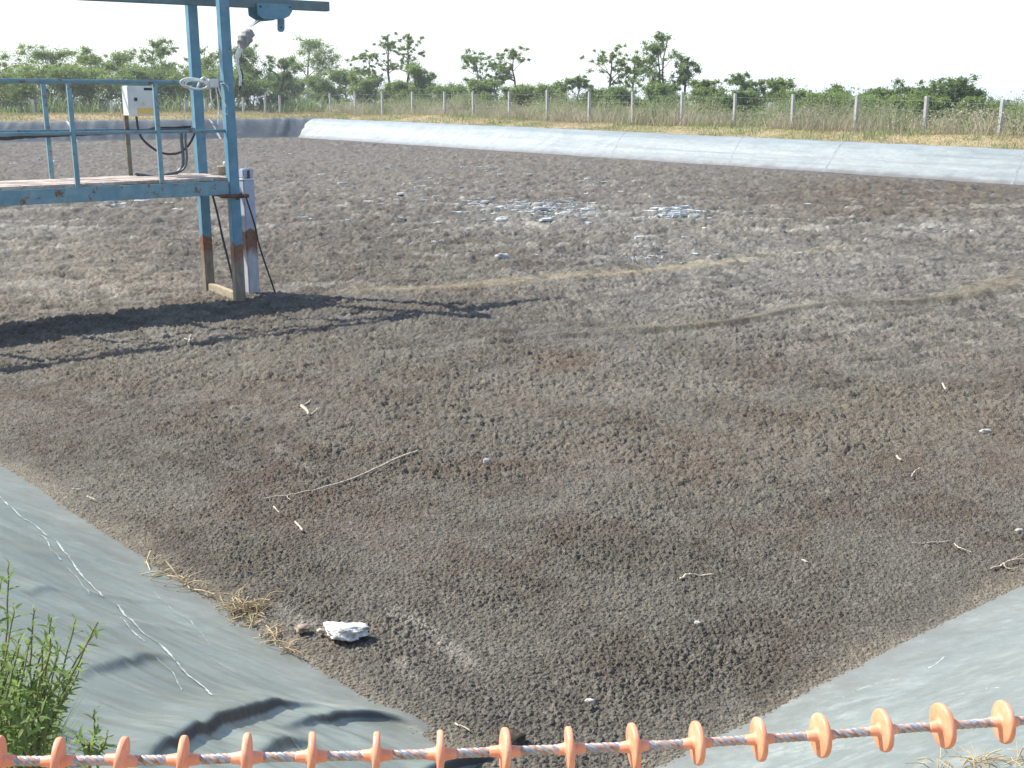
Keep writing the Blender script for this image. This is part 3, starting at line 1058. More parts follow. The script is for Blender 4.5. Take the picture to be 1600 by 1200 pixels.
# ------------------------------------------------------------------ blue walkway
P0 = onz(375, 477)
P1 = onz(325, 460)
e1 = np.array([*(LN['nr'][1] * np.sign(LN['nr'][1][0])), 0.0])
VPX = 3392                                   # the rails' own vanishing point
e1 = np.array([(VPX - 800) / F, CO + (600 - 150) / F * SI, 0])
e1 /= np.linalg.norm(e1)
e2 = np.array([-e1[1], e1[0], 0])
ez = np.array([0, 0, 1.0])
wid = (P1 - P0) @ e2
P1 = P0 + e2 * wid
fp = lambda x, y: online(x, y, P0, e1[:2])
bp = lambda x, y: online(x, y, P1, e1[:2])
mp = lambda x, y: online(x, y, P0 + e2 * wid * 0.5, e1[:2])
walk = thing("steel_walkway", 'blue rusty steel walkway with railings and overhead beam standing in the sludge', 'walkway', P0)
TOPZ = 3.42
hp = 0.055
for nm, P in (('post', P0), ('post', P1)):
    c = P + e2 * (hp if nm else 0) * 0
    MB().box([P[0], P[1], (TOPZ - 0.25) / 2], (e1, e2, ez), (hp, hp, (TOPZ + 0.25) / 2)).build('post', M['steel'], walk, bevel=0.006)
dz = fp(365, 282)[2]                         # deck level
lo_l = 4.6                                   # length drawn towards the left bank
LEN = 9.0
back = -e1 * LEN
# deck: edge beams, planks
for P, s in ((P0, 1), (P1, -1)):
    a = P + back
    MB().beam([a[0], a[1], dz - 0.075], [*(P - e1 * 0.057)[:2], dz - 0.075], ez, 0.06, 0.15).build('edge_beam', M['steel_up'], walk, bevel=0.005)
pk = MB()
t = -LEN
while t < -0.12:
    wdt = 0.20
    c = P0 + e1 * (t + wdt / 2) + e2 * wid / 2
    pk.box([c[0], c[1], dz + 0.02 + rnd.uniform(-0.003, 0.003)], (e1, e2, ez), (wdt / 2 - 0.004, wid / 2 - 0.02, 0.016))
    t += wdt
pk.build('deck', M['deck'], walk)
cb = P0 - e1 * 0.02
MB().beam([*(P0 + e2 * 0.06)[:2], dz - 0.07], [*(P1 - e2 * 0.06)[:2], dz - 0.07], ez, 0.06, 0.13).build('end_beam', M['steel_up'], walk, bevel=0.005)
# hand rails
rail_z = fp(353, 129)[2]
mid_z = fp(350, 204.5)[2]
for P in (P0, P1):
    for nm, z, r in (('handrail', rail_z, 0.021), ('midrail', mid_z, 0.018)):
        a = P + back
        MB().tube([[a[0], a[1], z + 0.02], [*(P - e1 * hp)[:2], z]], r, 10).build(nm, M['steel_up'], walk, smooth=True)


def bal(fn, xs_, P):
    for px, py in xs_:
        q = fn(px, py)
        a = (q - P) @ e1
        b = P + e1 * a
        MB().beam([b[0], b[1], dz + 0.0], [b[0], b[1], rail_z - 0.012], e1, 0.045, 0.045).build('baluster', M['steel_up'], walk, bevel=0.004)


bal(fp, [(122, 297), (253, 289), (-60, 300), (-250, 300)], P0)
bal(bp, [(82, 288), (-40, 290), (-190, 290)], P1)
# overhead beam, end stub and cross pieces
bt = mp(512, 3)
bb = mp(512, 18)
bh = bt[2] - bb[2]
a = (bt - P0) @ e1
mid0 = P0 + e2 * wid * 0.5
q0, q1_ = mid0 + e1 * a, mid0 - e1 * (LEN - 0.5)
bzc = (bt[2] + bb[2]) / 2
ib = MB()
ib.beam([q1_[0], q1_[1], bzc], [q0[0], q0[1], bzc], ez, 0.10, bh)
ib.build('overhead_beam', M['steel_beam'], walk, bevel=0.006)
MB().beam([*(P0 + e2 * 0.06)[:2], bzc + bh / 2 + 0.055], [*(P1 - e2 * 0.06)[:2], bzc + bh / 2 + 0.055], ez, 0.09, 0.10).build('cross_beam', M['steel_beam'], walk, bevel=0.005)
# sill between the feet, rusty pipe stubs below the deck
MB().beam([*(P0 + e2 * 0.06)[:2], 0.05], [*(P1 - e2 * 0.06)[:2], 0.06], ez, 0.07, 0.17).build('sill', M['plank'], walk, bevel=0.006)
u0 = dz - 0.17
MB().tube([[*(P0 - e1 * 0.18 - e2 * 0.075)[:2], u0 + 0.01], [*(P0 + e1 * 0.14 - e2 * 0.075)[:2], u0]], 0.022, 10).build('bracket_pipe', M['rusty'], walk, smooth=True)
MB().tube([[*(P0 + e1 * 0.02 - e2 * 0.085)[:2], u0 - 0.02], [*(P1 + e2 * 0.08 - e1 * 0.02)[:2], u0 - 0.02]], 0.018, 8).build('tie_rod', M['rusty'], walk, smooth=True)
ob = MB()
ob.box([*(P0 + e1 * 0.065)[:2], u0 + 0.005], (e1, e2, ez), (0.012, 0.06, 0.03))
ob.build('clamp', M['rusty'], walk, bevel=0.004)

# hoist bracket hanging under the beam
hb = mp(425, 20)
hoist = thing("hoist_trolley", 'blue angular hoist plate hanging from the end of the overhead beam', 'hoist bracket', hb)
off = -e2 * 0.075
hx_ = lambda pts, o: [mp(*p) + o for p in pts]
MB().prism(hx_([(396, 5), (450, 7), (452, 18), (447, 26), (437, 31), (408, 31), (398, 24)], off), -e2 * 0.012).build('side_plate', M['steel'], hoist, bevel=0.003)
MB().prism(hx_([(391, 6), (446, 8), (447, 18), (442, 26), (432, 31), (404, 31), (393, 24)], -off), e2 * 0.012).build('side_plate', M['steel'], hoist, bevel=0.003)
MB().prism(hx_([(433.5, 30), (444.5, 30), (444.5, 46), (442, 50), (436, 50), (433.5, 46)], -e2 * 0.008), e2 * 0.016).build('hook_lug', M['steel'], hoist, bevel=0.003)
MB().prism(hx_([(430, 31.5), (404, 34), (389, 43), (402, 31.5)], -e2 * 0.05), e2 * 0.10).build('guard', M['steel_beam'], hoist, bevel=0.002)
for px, py in ((402, 11), (448, 12), (439, 43)):
    c = mp(px, py) - e2 * (0.090 if py < 40 else 0.012)
    MB().lathe(c, -e2, [(0, 0.012), (0.008, 0.011), (0.010, 0.006)], 10).build('bolt', M['rusty'], hoist)

# wrapped bundle and its white line, tied up at the front post
bz = mp(383, 62)
wrap = thing("wrapped_bundle", 'crumpled grey wrapped bundle tied beside the post under the overhead beam', 'bundle', bz)
bm = bmesh.new()
bmesh.ops.create_icosphere(bm, subdivisions=4, radius=1)
for v in bm.verts:
    c = v.co.copy()
    k = 1 + 0.20 * math.sin(c.x * 7 + c.z * 5) * math.sin(c.y * 6 - c.z * 4) + 0.10 * math.sin(13 * c.z + 3 * c.x)
    zz = c.z
    fl = 0.085 * (1.0 - 0.35 * max(0, -zz)) * k
    v.co = Vector(tuple(e1 * (c.x * fl) + e2 * (c.y * fl * 0.8) + ez * (zz * 0.118) + e1 * 0.05 * zz)) + Vector(tuple(bz))
me = bpy.data.meshes.new('cloth')
bm.to_mesh(me)
bm.free()
link('cloth', me, M['rag'], wrap, smooth=True)
tip = MB().tube([mp(386, 54), mp(386, 48), mp(386, 44)], [0.03, 0.014, 0.004], 8)
tip.build('tied_end', M['rag'], wrap, smooth=True)
tt = MB().tube(crook([mp(378, 72), mp(372, 85), mp(371, 98), mp(374, 110), mp(376, 122), mp(375, 134)], 4, 0.004), [0.030] * 6 + [0.016] * 15, 8)
tt.build('loose_tail', M['white_cable'], wrap, smooth=True)
MB().tube(crook([mp(371, 100), mp(379, 115), mp(378, 128), mp(374, 140)], 4, 0.002), 0.008, 6).build('cord', M['black'], wrap, smooth=True)

# control box on its rusty stand
cbx = bp(203, 279)
ab = (cbx - P1) @ e1
cb0 = P1 + e1 * ab
cbox = thing("control_box", 'grey white electrical control box with yellow sticker on a rusty stand behind the railing', 'control box', [cb0[0], cb0[1], dz + 0.03])
zt_, zb_ = online(218, 134, P1 - e2 * 0.2, e1[:2])[2], online(218, 181, P1 - e2 * 0.2, e1[:2])[2]
bxp = lambda x, y: online(x, y, P1 - e2 * 0.20, e1[:2])
wl = (bxp(240, 160) - bxp(199, 160)) @ e1
cc = bxp(219.5, 160) + e2 * 0.07
cm = np.array([cc[0], cc[1], (zt_ + zb_) / 2])
MB().box(cm, (e1, e2, ez), (wl / 2, 0.10, (zt_ - zb_) / 2)).build('body', M['white_paint'], cbox, bevel=0.008)
fc = cm - e2 * 0.104
MB().box(fc, (e1, e2, ez), (wl / 2 - 0.014, 0.007, (zt_ - zb_) / 2 - 0.014)).build('door', M['white_paint'], cbox, bevel=0.004)


def onface(u, v, hw, hh, nm, mat, th=0.003):
    c = fc - e2 * (0.007 + th) + e1 * (u * wl / 2) + ez * (v * (zt_ - zb_) / 2)
    return MB().box(c, (e1, e2, ez), (hw, th, hh)).build(nm, mat, cbox)


onface(0.55, 0.78, 0.045, 0.014, 'vent', M['black'])
onface(-0.45, 0.10, 0.014, 0.018, 'latch', M['black'], 0.008)
onface(0.22, -0.68, 0.085, 0.032, 'sticker', M['yellow'])
c = fc - e2 * 0.011 + e1 * (0.10 * wl / 2) - ez * (0.18 * (zt_ - zb_) / 2)
MB().prism([c + e1 * 0.022 - ez * 0.018, c - e1 * 0.022 - ez * 0.018, c + ez * 0.022], -e2 * 0.003).build('warning_sign', M['yellow'], cbox)
st = cb0 - e2 * 0.03
MB().beam([st[0], st[1], dz + 0.03], [st[0], st[1], zb_ + 0.04], e1, 0.045, 0.045).build('stand', M['stand'], cbox, bevel=0.004)
MB().beam(cm - e1 * wl * 0.5 + e2 * 0.12 - ez * 0.12, cm + e1 * wl * 0.5 + e2 * 0.12 - ez * 0.12, ez, 0.03, 0.04).build('bracket', M['rusty'], cbox)

# hoses and cables
btw = lambda x, y, f=0.85: online(x, y, P0 + e2 * wid * f, e1[:2])


def cable(pts, r, name, mat, label, cat, n=6, amp=0.0, group=None):
    return tag(MB().tube(crook(pts, n, amp), r, 8).build(name, mat, smooth=True), label, cat, group)


cable([btw(213, 182), btw(217, 205), btw(226, 221), btw(250, 238), btw(275, 240), btw(292, 230), btw(302, 214), btw(304, 205)], 0.013, "power_cable", M['black'],
      'black cable drooping from the control box in a loop up to the back post', 'cable')
cable([btw(283, 206), btw(284, 222), btw(286, 245), btw(284, 262), btw(270, 273), btw(245, 277), btw(213, 273)], 0.020, "grey_hose", M['hose'],
      'thick dark grey hose bending down from the midrail onto the deck', 'hose')
cable([btw(290, 206, .8), btw(290, 222, .8), btw(292, 248, .8), btw(287, 264, .8), btw(272, 270, .8), btw(240, 275, .8), btw(211, 271, .8)], 0.014, "thin_hose", M['hose'],
      'thinner hose lying beside the thick dark hose on the deck', 'hose')
cable([btw(-120, 222, .93), btw(0, 216.5, .93), btw(60, 212, .93), btw(140, 209, .93), btw(220, 205, .93), btw(300, 203.5, .93)], 0.022, "supply_hose", M['black'],
      'black hose running along the back midrail from the left', 'hose', amp=0.004)
cable([btw(-100, 216, .97), btw(30, 211, .97), btw(120, 207, .97), btw(190, 206, .97), btw(250, 200, .97), btw(298, 198, .97)], 0.014, "supply_cable", M['black'],
      'thin black cable lying above the hose along the back midrail', 'cable', amp=0.006)
coil = MB()
fr_ = lambda x, y: fp(x, y) - e2 * 0.05
for k in range(3):
    cx, cy, rx, ry = 300 + k * 1.5, 131 + k * 0.8, 21 - 2.0 * k, 8.5 - k
    coil.tube([fr_(cx + rx * math.cos(a) , cy + ry * math.sin(a + 0.25)) - e2 * 0.01 * k for a in np.linspace(0, 2 * math.pi, 25)], 0.0095, 6, False)
coil.tube(crook([fr_(305, 138), fr_(312, 124), fr_(318, 122), fr_(322, 130), fr_(321, 140)], 5, 0), 0.012, 6)
tag(coil.build("cable_coil", M['white_cable'], smooth=True), 'coil of white cable looped over the top handrail near the back post', 'cable coil')
jb = fp(331, 130) - e2 * 0.03
jbx = thing("junction_box", 'small white junction box on the top handrail with cables hanging below', 'junction box', jb)
MB().box(jb, (e1, e2, ez), (0.055, 0.03, 0.045)).build('box', M['white_paint'], jbx, bevel=0.006)
MB().box(jb - e2 * 0.034, (e1, e2, ez), (0.05, 0.004, 0.040)).build('lid', M['white_paint'], jbx, bevel=0.003)
for pts in ([(325, 134), (326, 148), (329, 160), (332, 165)], [(334, 136), (337, 150), (339, 172), (338, 195)], [(338, 135), (343, 150), (350, 165), (352, 178), (349, 177)],
            [(340, 132), (346, 130), (352, 134), (354, 142)]):
    MB().tube(crook([fr_(*p) for p in pts], 5, 0.003), 0.0065, 6).build('lead', M['white_cable'], jbx, smooth=True)

# little pail at the deck end
pp = btw(349, 273, 0.45)
pail = thing("small_pail", 'small rusty pail with white cap standing on the deck end', 'pail', [pp[0], pp[1], dz + 0.036])
MB().lathe([pp[0], pp[1], dz + 0.036], ez, [(0, 0.048), (0.09, 0.062), (0.095, 0.066), (0.10, 0.062), (0.10, 0.05)], 18).build('body', M['plank'], pail, smooth=True)
MB().lathe([pp[0] + 0.03, pp[1], dz + 0.135], ez, [(0, 0.026), (0.045, 0.024), (0.05, 0.015)], 14).build('cap', M['white_paint'], pail, smooth=True)

# grey square column with rust band
PC = onz(395, 466)
colm = thing("pump_column", 'pale grey square column with rust band standing behind the front post', 'column', PC)
fcl = lambda x, y: online(x, y, PC, e1[:2])
zt2, zf = fcl(392, 263)[2], fcl(392, 280)[2]
hw = 0.068
MB().box([PC[0], PC[1], zf / 2 - 0.05], (e1, e2, ez), (hw, hw, zf / 2 + 0.05)).build('shaft', M['column'], colm, bevel=0.01)
MB().box([PC[0], PC[1], (zt2 + zf) / 2 + 0.008], (e1, e2, ez), (hw - 0.004, hw - 0.004, (zt2 - zf) / 2 - 0.008)).build('cap', M['column'], colm, bevel=0.012)
MB().box([PC[0], PC[1], zf + 0.006], (e1, e2, ez), (hw + 0.008, hw + 0.008, 0.007)).build('flange', M['white_paint'], colm)
MB().box([*(PC - e2 * (hw + 0.004))[:2], (zt2 + zf) / 2], (e1, e2, ez), (0.012, 0.008, 0.045)).build('clasp', M['rusty'], colm)
MB().tube([[PC[0], PC[1], zt2 - 0.01], [PC[0], PC[1], zt2 + 0.06], [PC[0] + 0.012, PC[1], zt2 + 0.11]], 0.011, 8).build('pin', M['white_paint'], colm, smooth=True)

# ropes
cable([fp(379, 303) + e1 * 0.02 - e2 * 0.02, online(392, 352, PC, e1[:2]) - e2 * 0.12, online(400, 385, PC, e1[:2]) - e2 * 0.11, onz(432, 463, 0.02)], 0.010, "stay_rope", M['black'],
      'thin dark rope slanting from the deck end to the sludge past the grey column', 'rope')
cable([btw(331, 300, .7), btw(340, 335, .6), btw(348, 372, .5), btw(358, 412, .45), btw(368, 455, .4)], 0.013, "hanging_rope", M['black'],
      'dark rope hanging between the two posts under the deck', 'rope')

# ------------------------------------------------------------------ wire fences
pf, df, nf = LN['fr']
FOFF = 5.2
fbase = pf + nf * FOFF
fence = thing("wire_fence", 'wire fence with thin concrete posts along the far bank in dry weeds', 'fence', [*(fbase), float(ground_z(*[np.array([q]) for q in fbase])[0])])
fposts = [(1690, 160, 226), (1560, 155, 217), (1443, 150, 215), (1335, 148, 206), (1237, 147, 202), (1147, 146, 197), (1065, 144, 196), (988, 143, 193), (920, 143, 189), (855, 140, 186),
          (796, 143, 183), (740, 143, 181), (695, 143, 180), (645, 143, 180), (598, 143, 180), (556, 143, 180), (517, 145, 180), (481, 146, 177), (447, 148, 177)]
tops = []
for i, (px, ty, by) in enumerate(fposts):
    b = online(px, by, fbase, df)
    z0 = float(ground_z(np.array([b[0]]), np.array([b[1]]))[0])
    tz = online(px, ty, fbase, df)[2]
    tops.append((b[0], b[1], tz, z0))
    ln = rnd.uniform(-0.03, 0.03)
    MB().beam([b[0], b[1], z0 - 0.1], [b[0] + ln, b[1], tz], [df[0], df[1], 0], 0.11, 0.11).build('post', M['post'], fence, bevel=0.01)
for hgt in (0.15, 0.45, 0.72, 0.95):
    mbw = MB()
    for (x0, y0, t0, g0), (x1, y1, t1, g1) in zip(tops[:-1], tops[1:]):
        a, b = np.array([x0, y0, t0 - hgt]), np.array([x1, y1, t1 - hgt])
        m_ = (a + b) / 2 - ez * 0.03
        mbw.tube([a, m_, b], 0.006, 4, False)
    mbw.build('wire', M['wire'], fence)
pl_, dl_, nlx = LN['fl']
fb2 = pl_ + nlx * 7.0
fence2 = thing("wire_fence", 'far wire fence with pale posts in front of the trees behind the walkway', 'fence', [*fb2, 0.9])
tops = []
for px, ty, by in ((-60, 157, 188), (54, 155, 184), (176, 156, 185), (291, 156, 182), (322, 155, 181), (381, 152, 180), (415, 150, 178), (438, 149, 178)):
    b = online(px, by, fb2, dl_)
    z0 = float(ground_z(np.array([b[0]]), np.array([b[1]]))[0])
    tz = online(px, ty, fb2, dl_)[2]
    tops.append((b[0], b[1], tz))
    MB().beam([b[0], b[1], z0 - 0.1], [b[0], b[1], tz], [dl_[0], dl_[1], 0], 0.12, 0.12).build('post', M['post'], fence2, bevel=0.01)
for hgt in (0.12, 0.5, 0.9):
    mbw = MB()
    for a, b in zip(tops[:-1], tops[1:]):
        mbw.tube([np.array(a) - ez * hgt, np.array(b) - ez * hgt], 0.007, 4, False)
    mbw.build('wire', M['wire'], fence2)

# ------------------------------------------------------------------ weeds and grass on the bank


def gz(x, y):
    return ground_z(np.asarray(x, float), np.asarray(y, float))


def blades(name, n, sampler, hfun, wid_, mat, label, lean=0.42, cat='weeds'):
    x, y = sampler(n)
    h = hfun(x, y) * NR.uniform(0.55, 1.15, len(x))
    z = gz(x, y) - 0.02
    a = NR.uniform(0, math.pi, len(x))
    w_ = wid_ * NR.uniform(0.6, 1.4, len(x))
    lx, ly = NR.normal(0, lean, len(x)) * h, NR.normal(0, lean, len(x)) * h
    cx, sx = np.cos(a) * w_, np.sin(a) * w_
    v0 = np.stack([x - cx, y - sx, z], 1)
    v1 = np.stack([x + cx, y + sx, z], 1)
    v2 = np.stack([x + cx * .7 + lx * .4, y + sx * .7 + ly * .4, z + h * .6], 1)
    v3 = np.stack([x - cx * .7 + lx * .4, y - sx * .7 + ly * .4, z + h * .6], 1)
    v4 = np.stack([x + lx, y + ly, z + h], 1)
    V = np.stack([v0, v1, v2, v3, v4], 1).reshape(-1, 3)
    o = np.arange(len(x))[:, None] * 5
    T = np.concatenate([o + np.array([[0, 1, 2]]), o + np.array([[0, 2, 3]]), o + np.array([[3, 2, 4]])])
    ob = npmesh(name, V, T, mat)
    tag(ob, label, cat, kind='stuff')
    return ob


def strip(k, t0, t1, u0, u1, power=1.0, clump=None):
    p, d, n = LN[k]

    def f(cnt):
        t = t0 + (t1 - t0) * NR.rand(cnt) ** power
        u = NR.uniform(u0, u1, cnt)
        x, y = p[0] + d[0] * t + n[0] * u, p[1] + d[1] * t + n[1] * u
        if clump:
            m = fbm(x * clump, y * clump, 401, 3) > NR.uniform(0.3, 0.62, cnt)
            x, y = x[m], y[m]
        return x, y
    return f


TL = len_fr
hw_ = lambda x, y: 0.16 + 0.80 * sstep(0.30, 0.68, fbm(x * 0.45, y * 0.45, 411, 3)) + 0.35 * sstep(0.45, 0.65, vnoise(x * 1.6, y * 1.6, 413))
blades("dry_weeds", 52000, strip('fr', -22, TL + 6, 4.7, 9.5, 1.15, 0.5), lambda x, y: hw_(x, y) * 0.68, 0.012, M['weeds'], 'tall dry brown weeds along the wire fence')
blades("green_weeds", 26000, strip('fr', -22, TL + 6, 5.6, 12, 1.15, 0.4), lambda x, y: hw_(x, y) * 1.0, 0.018, M['weeds_green'], 'green weeds growing through the wire fence')
blades("short_grass", 42000, strip('fr', -22, TL + 4, 1.75, 6.0, 1.15), lambda x, y: 0.05 + 0.13 * fbm(x * 0.9, y * 0.9, 415, 3) ** 1.5, 0.012, M['short_grass'], 'short yellow dry grass on the far bank above the sheet', 0.6, 'grass')
blades("short_grass", 30000, strip('fl', fl_a - 6, fl_a + 44, 1.75, 9.0), lambda x, y: 0.06 + 0.20 * fbm(x * 0.7, y * 0.7, 417, 3), 0.016, M['short_grass'], 'yellow green grass on the bank behind the walkway', 0.6, 'grass')
blades("green_weeds", 12000, strip('fl', fl_a - 8, fl_a + 44, 7.2, 13, 1.0, 0.4), lambda x, y: hw_(x, y), 0.03, M['weeds_green'], 'green undergrowth below the trees behind the walkway')



def leafquads(cent, size, flat=0.6):
    n = len(cent)
    nx = NR.normal(0, 1, (n, 3))
    nx[:, 2] = np.abs(nx[:, 2]) * (1 + flat) + 0.2
    nx /= np.linalg.norm(nx, axis=1)[:, None]
    t = np.cross(nx, NR.normal(0, 1, (n, 3)))
    t /= np.linalg.norm(t, axis=1)[:, None] + 1e-9
    b = np.cross(nx, t)
    s = (size * NR.uniform(0.6, 1.4, n))[:, None]
    v = np.stack([cent - t * s, cent + b * s * 0.45, cent + t * s, cent - b * s * 0.45], 1).reshape(-1, 3)
    return v, (np.arange(n)[:, None] * 4 + np.array([[0, 1, 2, 3]]))


blades("grass_tufts", 16000, strip('fr', -22, TL + 4, 2.0, 5.4, 1.15, 1.1), lambda x, y: 0.05 + 0.34 * sstep(0.5, 0.75, fbm(x * 0.8, y * 0.8, 421, 3)), 0.012, M['weeds_green'],
       'green grass tufts in the short dry grass of the far bank', 0.45, 'grass')


def weed_heads(name, n, k, t0, t1, u0, u1, mat, label, top, size):
    x, y = strip(k, t0, t1, u0, u1, 1.15, 0.45)(n)
    h = hw_(x, y) * top * NR.rand(len(x)) ** 0.6
    v, q = leafquads(np.stack([x, y, gz(x, y) + h], 1), size, -0.5)
    tag(npmesh(name, v, q, mat), label, 'weeds', kind='stuff')


weed_heads("weed_seed_heads", 70000, 'fr', -22, TL + 6, 4.8, 9.5, M['weeds'], 'pale seed heads of the dry weeds along the wire fence', 0.8, 0.035)
weed_heads("weed_leaves", 42000, 'fr', -22, TL + 6, 6.0, 12.5, M['weeds_green'], 'green weed leaves beside the wire fence', 1.2, 0.045)
# ------------------------------------------------------------------ trees


def plant_line(off):
    pf, df, nf = LN['fr']
    return pf + nf * off, df


def place(px, off, left=False):
    if left:
        p, d, n = LN['fl']
    else:
        p, d, n = LN['fr']
    q = online(px, 300, p + n * off, d)
    return q[:2]


def tree(px, top, base_half, off, style, label, name='robinia_tree', cat='tree', left=False, leaf='leaf_a', lean=0.0, bare=0.35, dens=1.0, seed=0, group='trees beyond the fence'):
    r = random.Random(seed * 7919 + int(px * 13) + 5)
    x, y = place(px, off, left)
    depth = y * CO
    z0 = float(gz([x], [y])[0]) - 0.1
    # crown top from the photo row
    dist = math.hypot(x, y)
    dd = ray(px, top)
    H = CH + dd[2] * (y / dd[1]) - z0
    Rr = base_half / F * y
    if style == 'bush' and not left:
        Rr *= r.uniform(0.62, 1.0)
    root = thing(name, label, cat, [x, y, z0], group)
    B = np.array([x, y, z0])
    tr, cents = MB(), []
    ntrunk = 1 if style in ('tall', 'round') else (2 if style == 'multi' else 3)
    stems = []
    for k in range(ntrunk):
        a = r.uniform(0, 6.28)
        sp = 0 if ntrunk == 1 else Rr * (0.45 if style != 'bush' else 0.6)
        tipx = np.array([math.cos(a) * sp + lean * H, math.sin(a) * sp, H * r.uniform(0.8, 0.95) if k else H * 0.95])
        pts = [B + np.array([r.uniform(-.1, .1), r.uniform(-.1, .1), 0])]
        for q in (0.25, 0.5, 0.75, 1.0):
            w_ = Rr * 0.13
            pts.append(B + tipx * q * np.array([1, 1, 1]) + np.array([r.uniform(-w_, w_), r.uniform(-w_, w_), 0]))
        pts = crook(pts, 3, 0.02, r)
        r0 = (0.020 * H + 0.02) * (1 if ntrunk == 1 else 0.75)
        rad = [r0 * (1 - 0.88 * i / (len(pts) - 1)) + 0.008 for i in range(len(pts))]
        tr.tube(pts, rad, 6)
        stems.append((pts, rad))
    nl_ = int((9 if style != 'bush' else 8) / ntrunk ** 0.5 + 2)
    for pts, rad in stems:
        for k in range(nl_):
            fz = bare + (0.98 - bare) * (k + r.random()) / nl_
            i = min(int(fz * (len(pts) - 1)), len(pts) - 2)
            s = pts[i]
            a = r.uniform(0, 6.28)
            rel = (fz - bare) / (1 - bare)
            prof_ = math.sin(math.pi * min(1, 0.22 + 0.78 * rel)) ** 0.7 if style != 'bush' else (1 - 0.55 * rel)
            L = Rr * r.uniform(0.55, 1.05) * max(0.22, prof_)
            up = r.uniform(0.1, 1.1)
            e = s + np.array([math.cos(a) * L, math.sin(a) * L, L * up])
            if e[2] > B[2] + H:
                e[2] = B[2] + H * r.uniform(0.93, 1.0)
            m_ = (s + e) / 2 + np.array([r.uniform(-.12, .12) * L, r.uniform(-.12, .12) * L, r.uniform(-0.05, 0.2) * L])
            lp = crook([s, m_, e], 3, 0.03 * L, r)
            rr = rad[i] * 0.55
            tr.tube(lp, [max(0.006, rr * (1 - 0.85 * j / (len(lp) - 1))) for j in range(len(lp))], 5)
            for j in range(r.choice((4, 5, 6))):
                q = lp[r.randint(len(lp) // 2, len(lp) - 1)]
                e2_ = q + np.array([r.uniform(-1, 1), r.uniform(-1, 1), r.uniform(-0.25, 0.8)]) * L * 0.55
                tr.tube([q, (q + e2_) / 2 + np.array([0, 0, 0.04 * L]), e2_], [max(0.006, rr * 0.4), 0.007, 0.005], 4)
                cents.append((e2_, r.uniform(0.55, 1.0)))
            cents.append((e, 1.0))
            if style in ('bush', 'round') or r.random() < 0.5:
                cents.append((m_, 0.9))
        cents.append((pts[-1], 0.9))
    tr.build('trunk', M['bark'], root)
    allc = []
    cs = {'tall': 0.13, 'multi': 0.18, 'round': 0.25, 'bush': 0.32}[style]
    for c, k in cents:
        if style == 'tall' and r.random() > 0.80 * dens + 0.05:
            continue
        s = max(0.16, Rr * cs) * k
        nn = int((150 if style in ('bush', 'round') else 85) * dens * k)
        g = NR.normal(0, 1, (nn, 3))
        g = g / (np.linalg.norm(g, axis=1)[:, None] + 1e-9) * np.minimum(np.abs(NR.normal(0, 0.75, nn)), 1.35)[:, None]
        tl = np.array([r.uniform(-.5, .5), r.uniform(-.5, .5)])
        g[:, 2] = g[:, 2] * r.uniform(0.45, 0.85) + g[:, 0] * tl[0] + g[:, 1] * tl[1]
        allc.append(c + g * s)
    P = np.concatenate(allc)
    P[:, 2] = np.maximum(P[:, 2], B[2] + 0.05)
    v, q = leafquads(P, 0.030 + 0.00045 * y, 0.0)
    npmesh('crown', v, q, M[leaf], root)
    return root


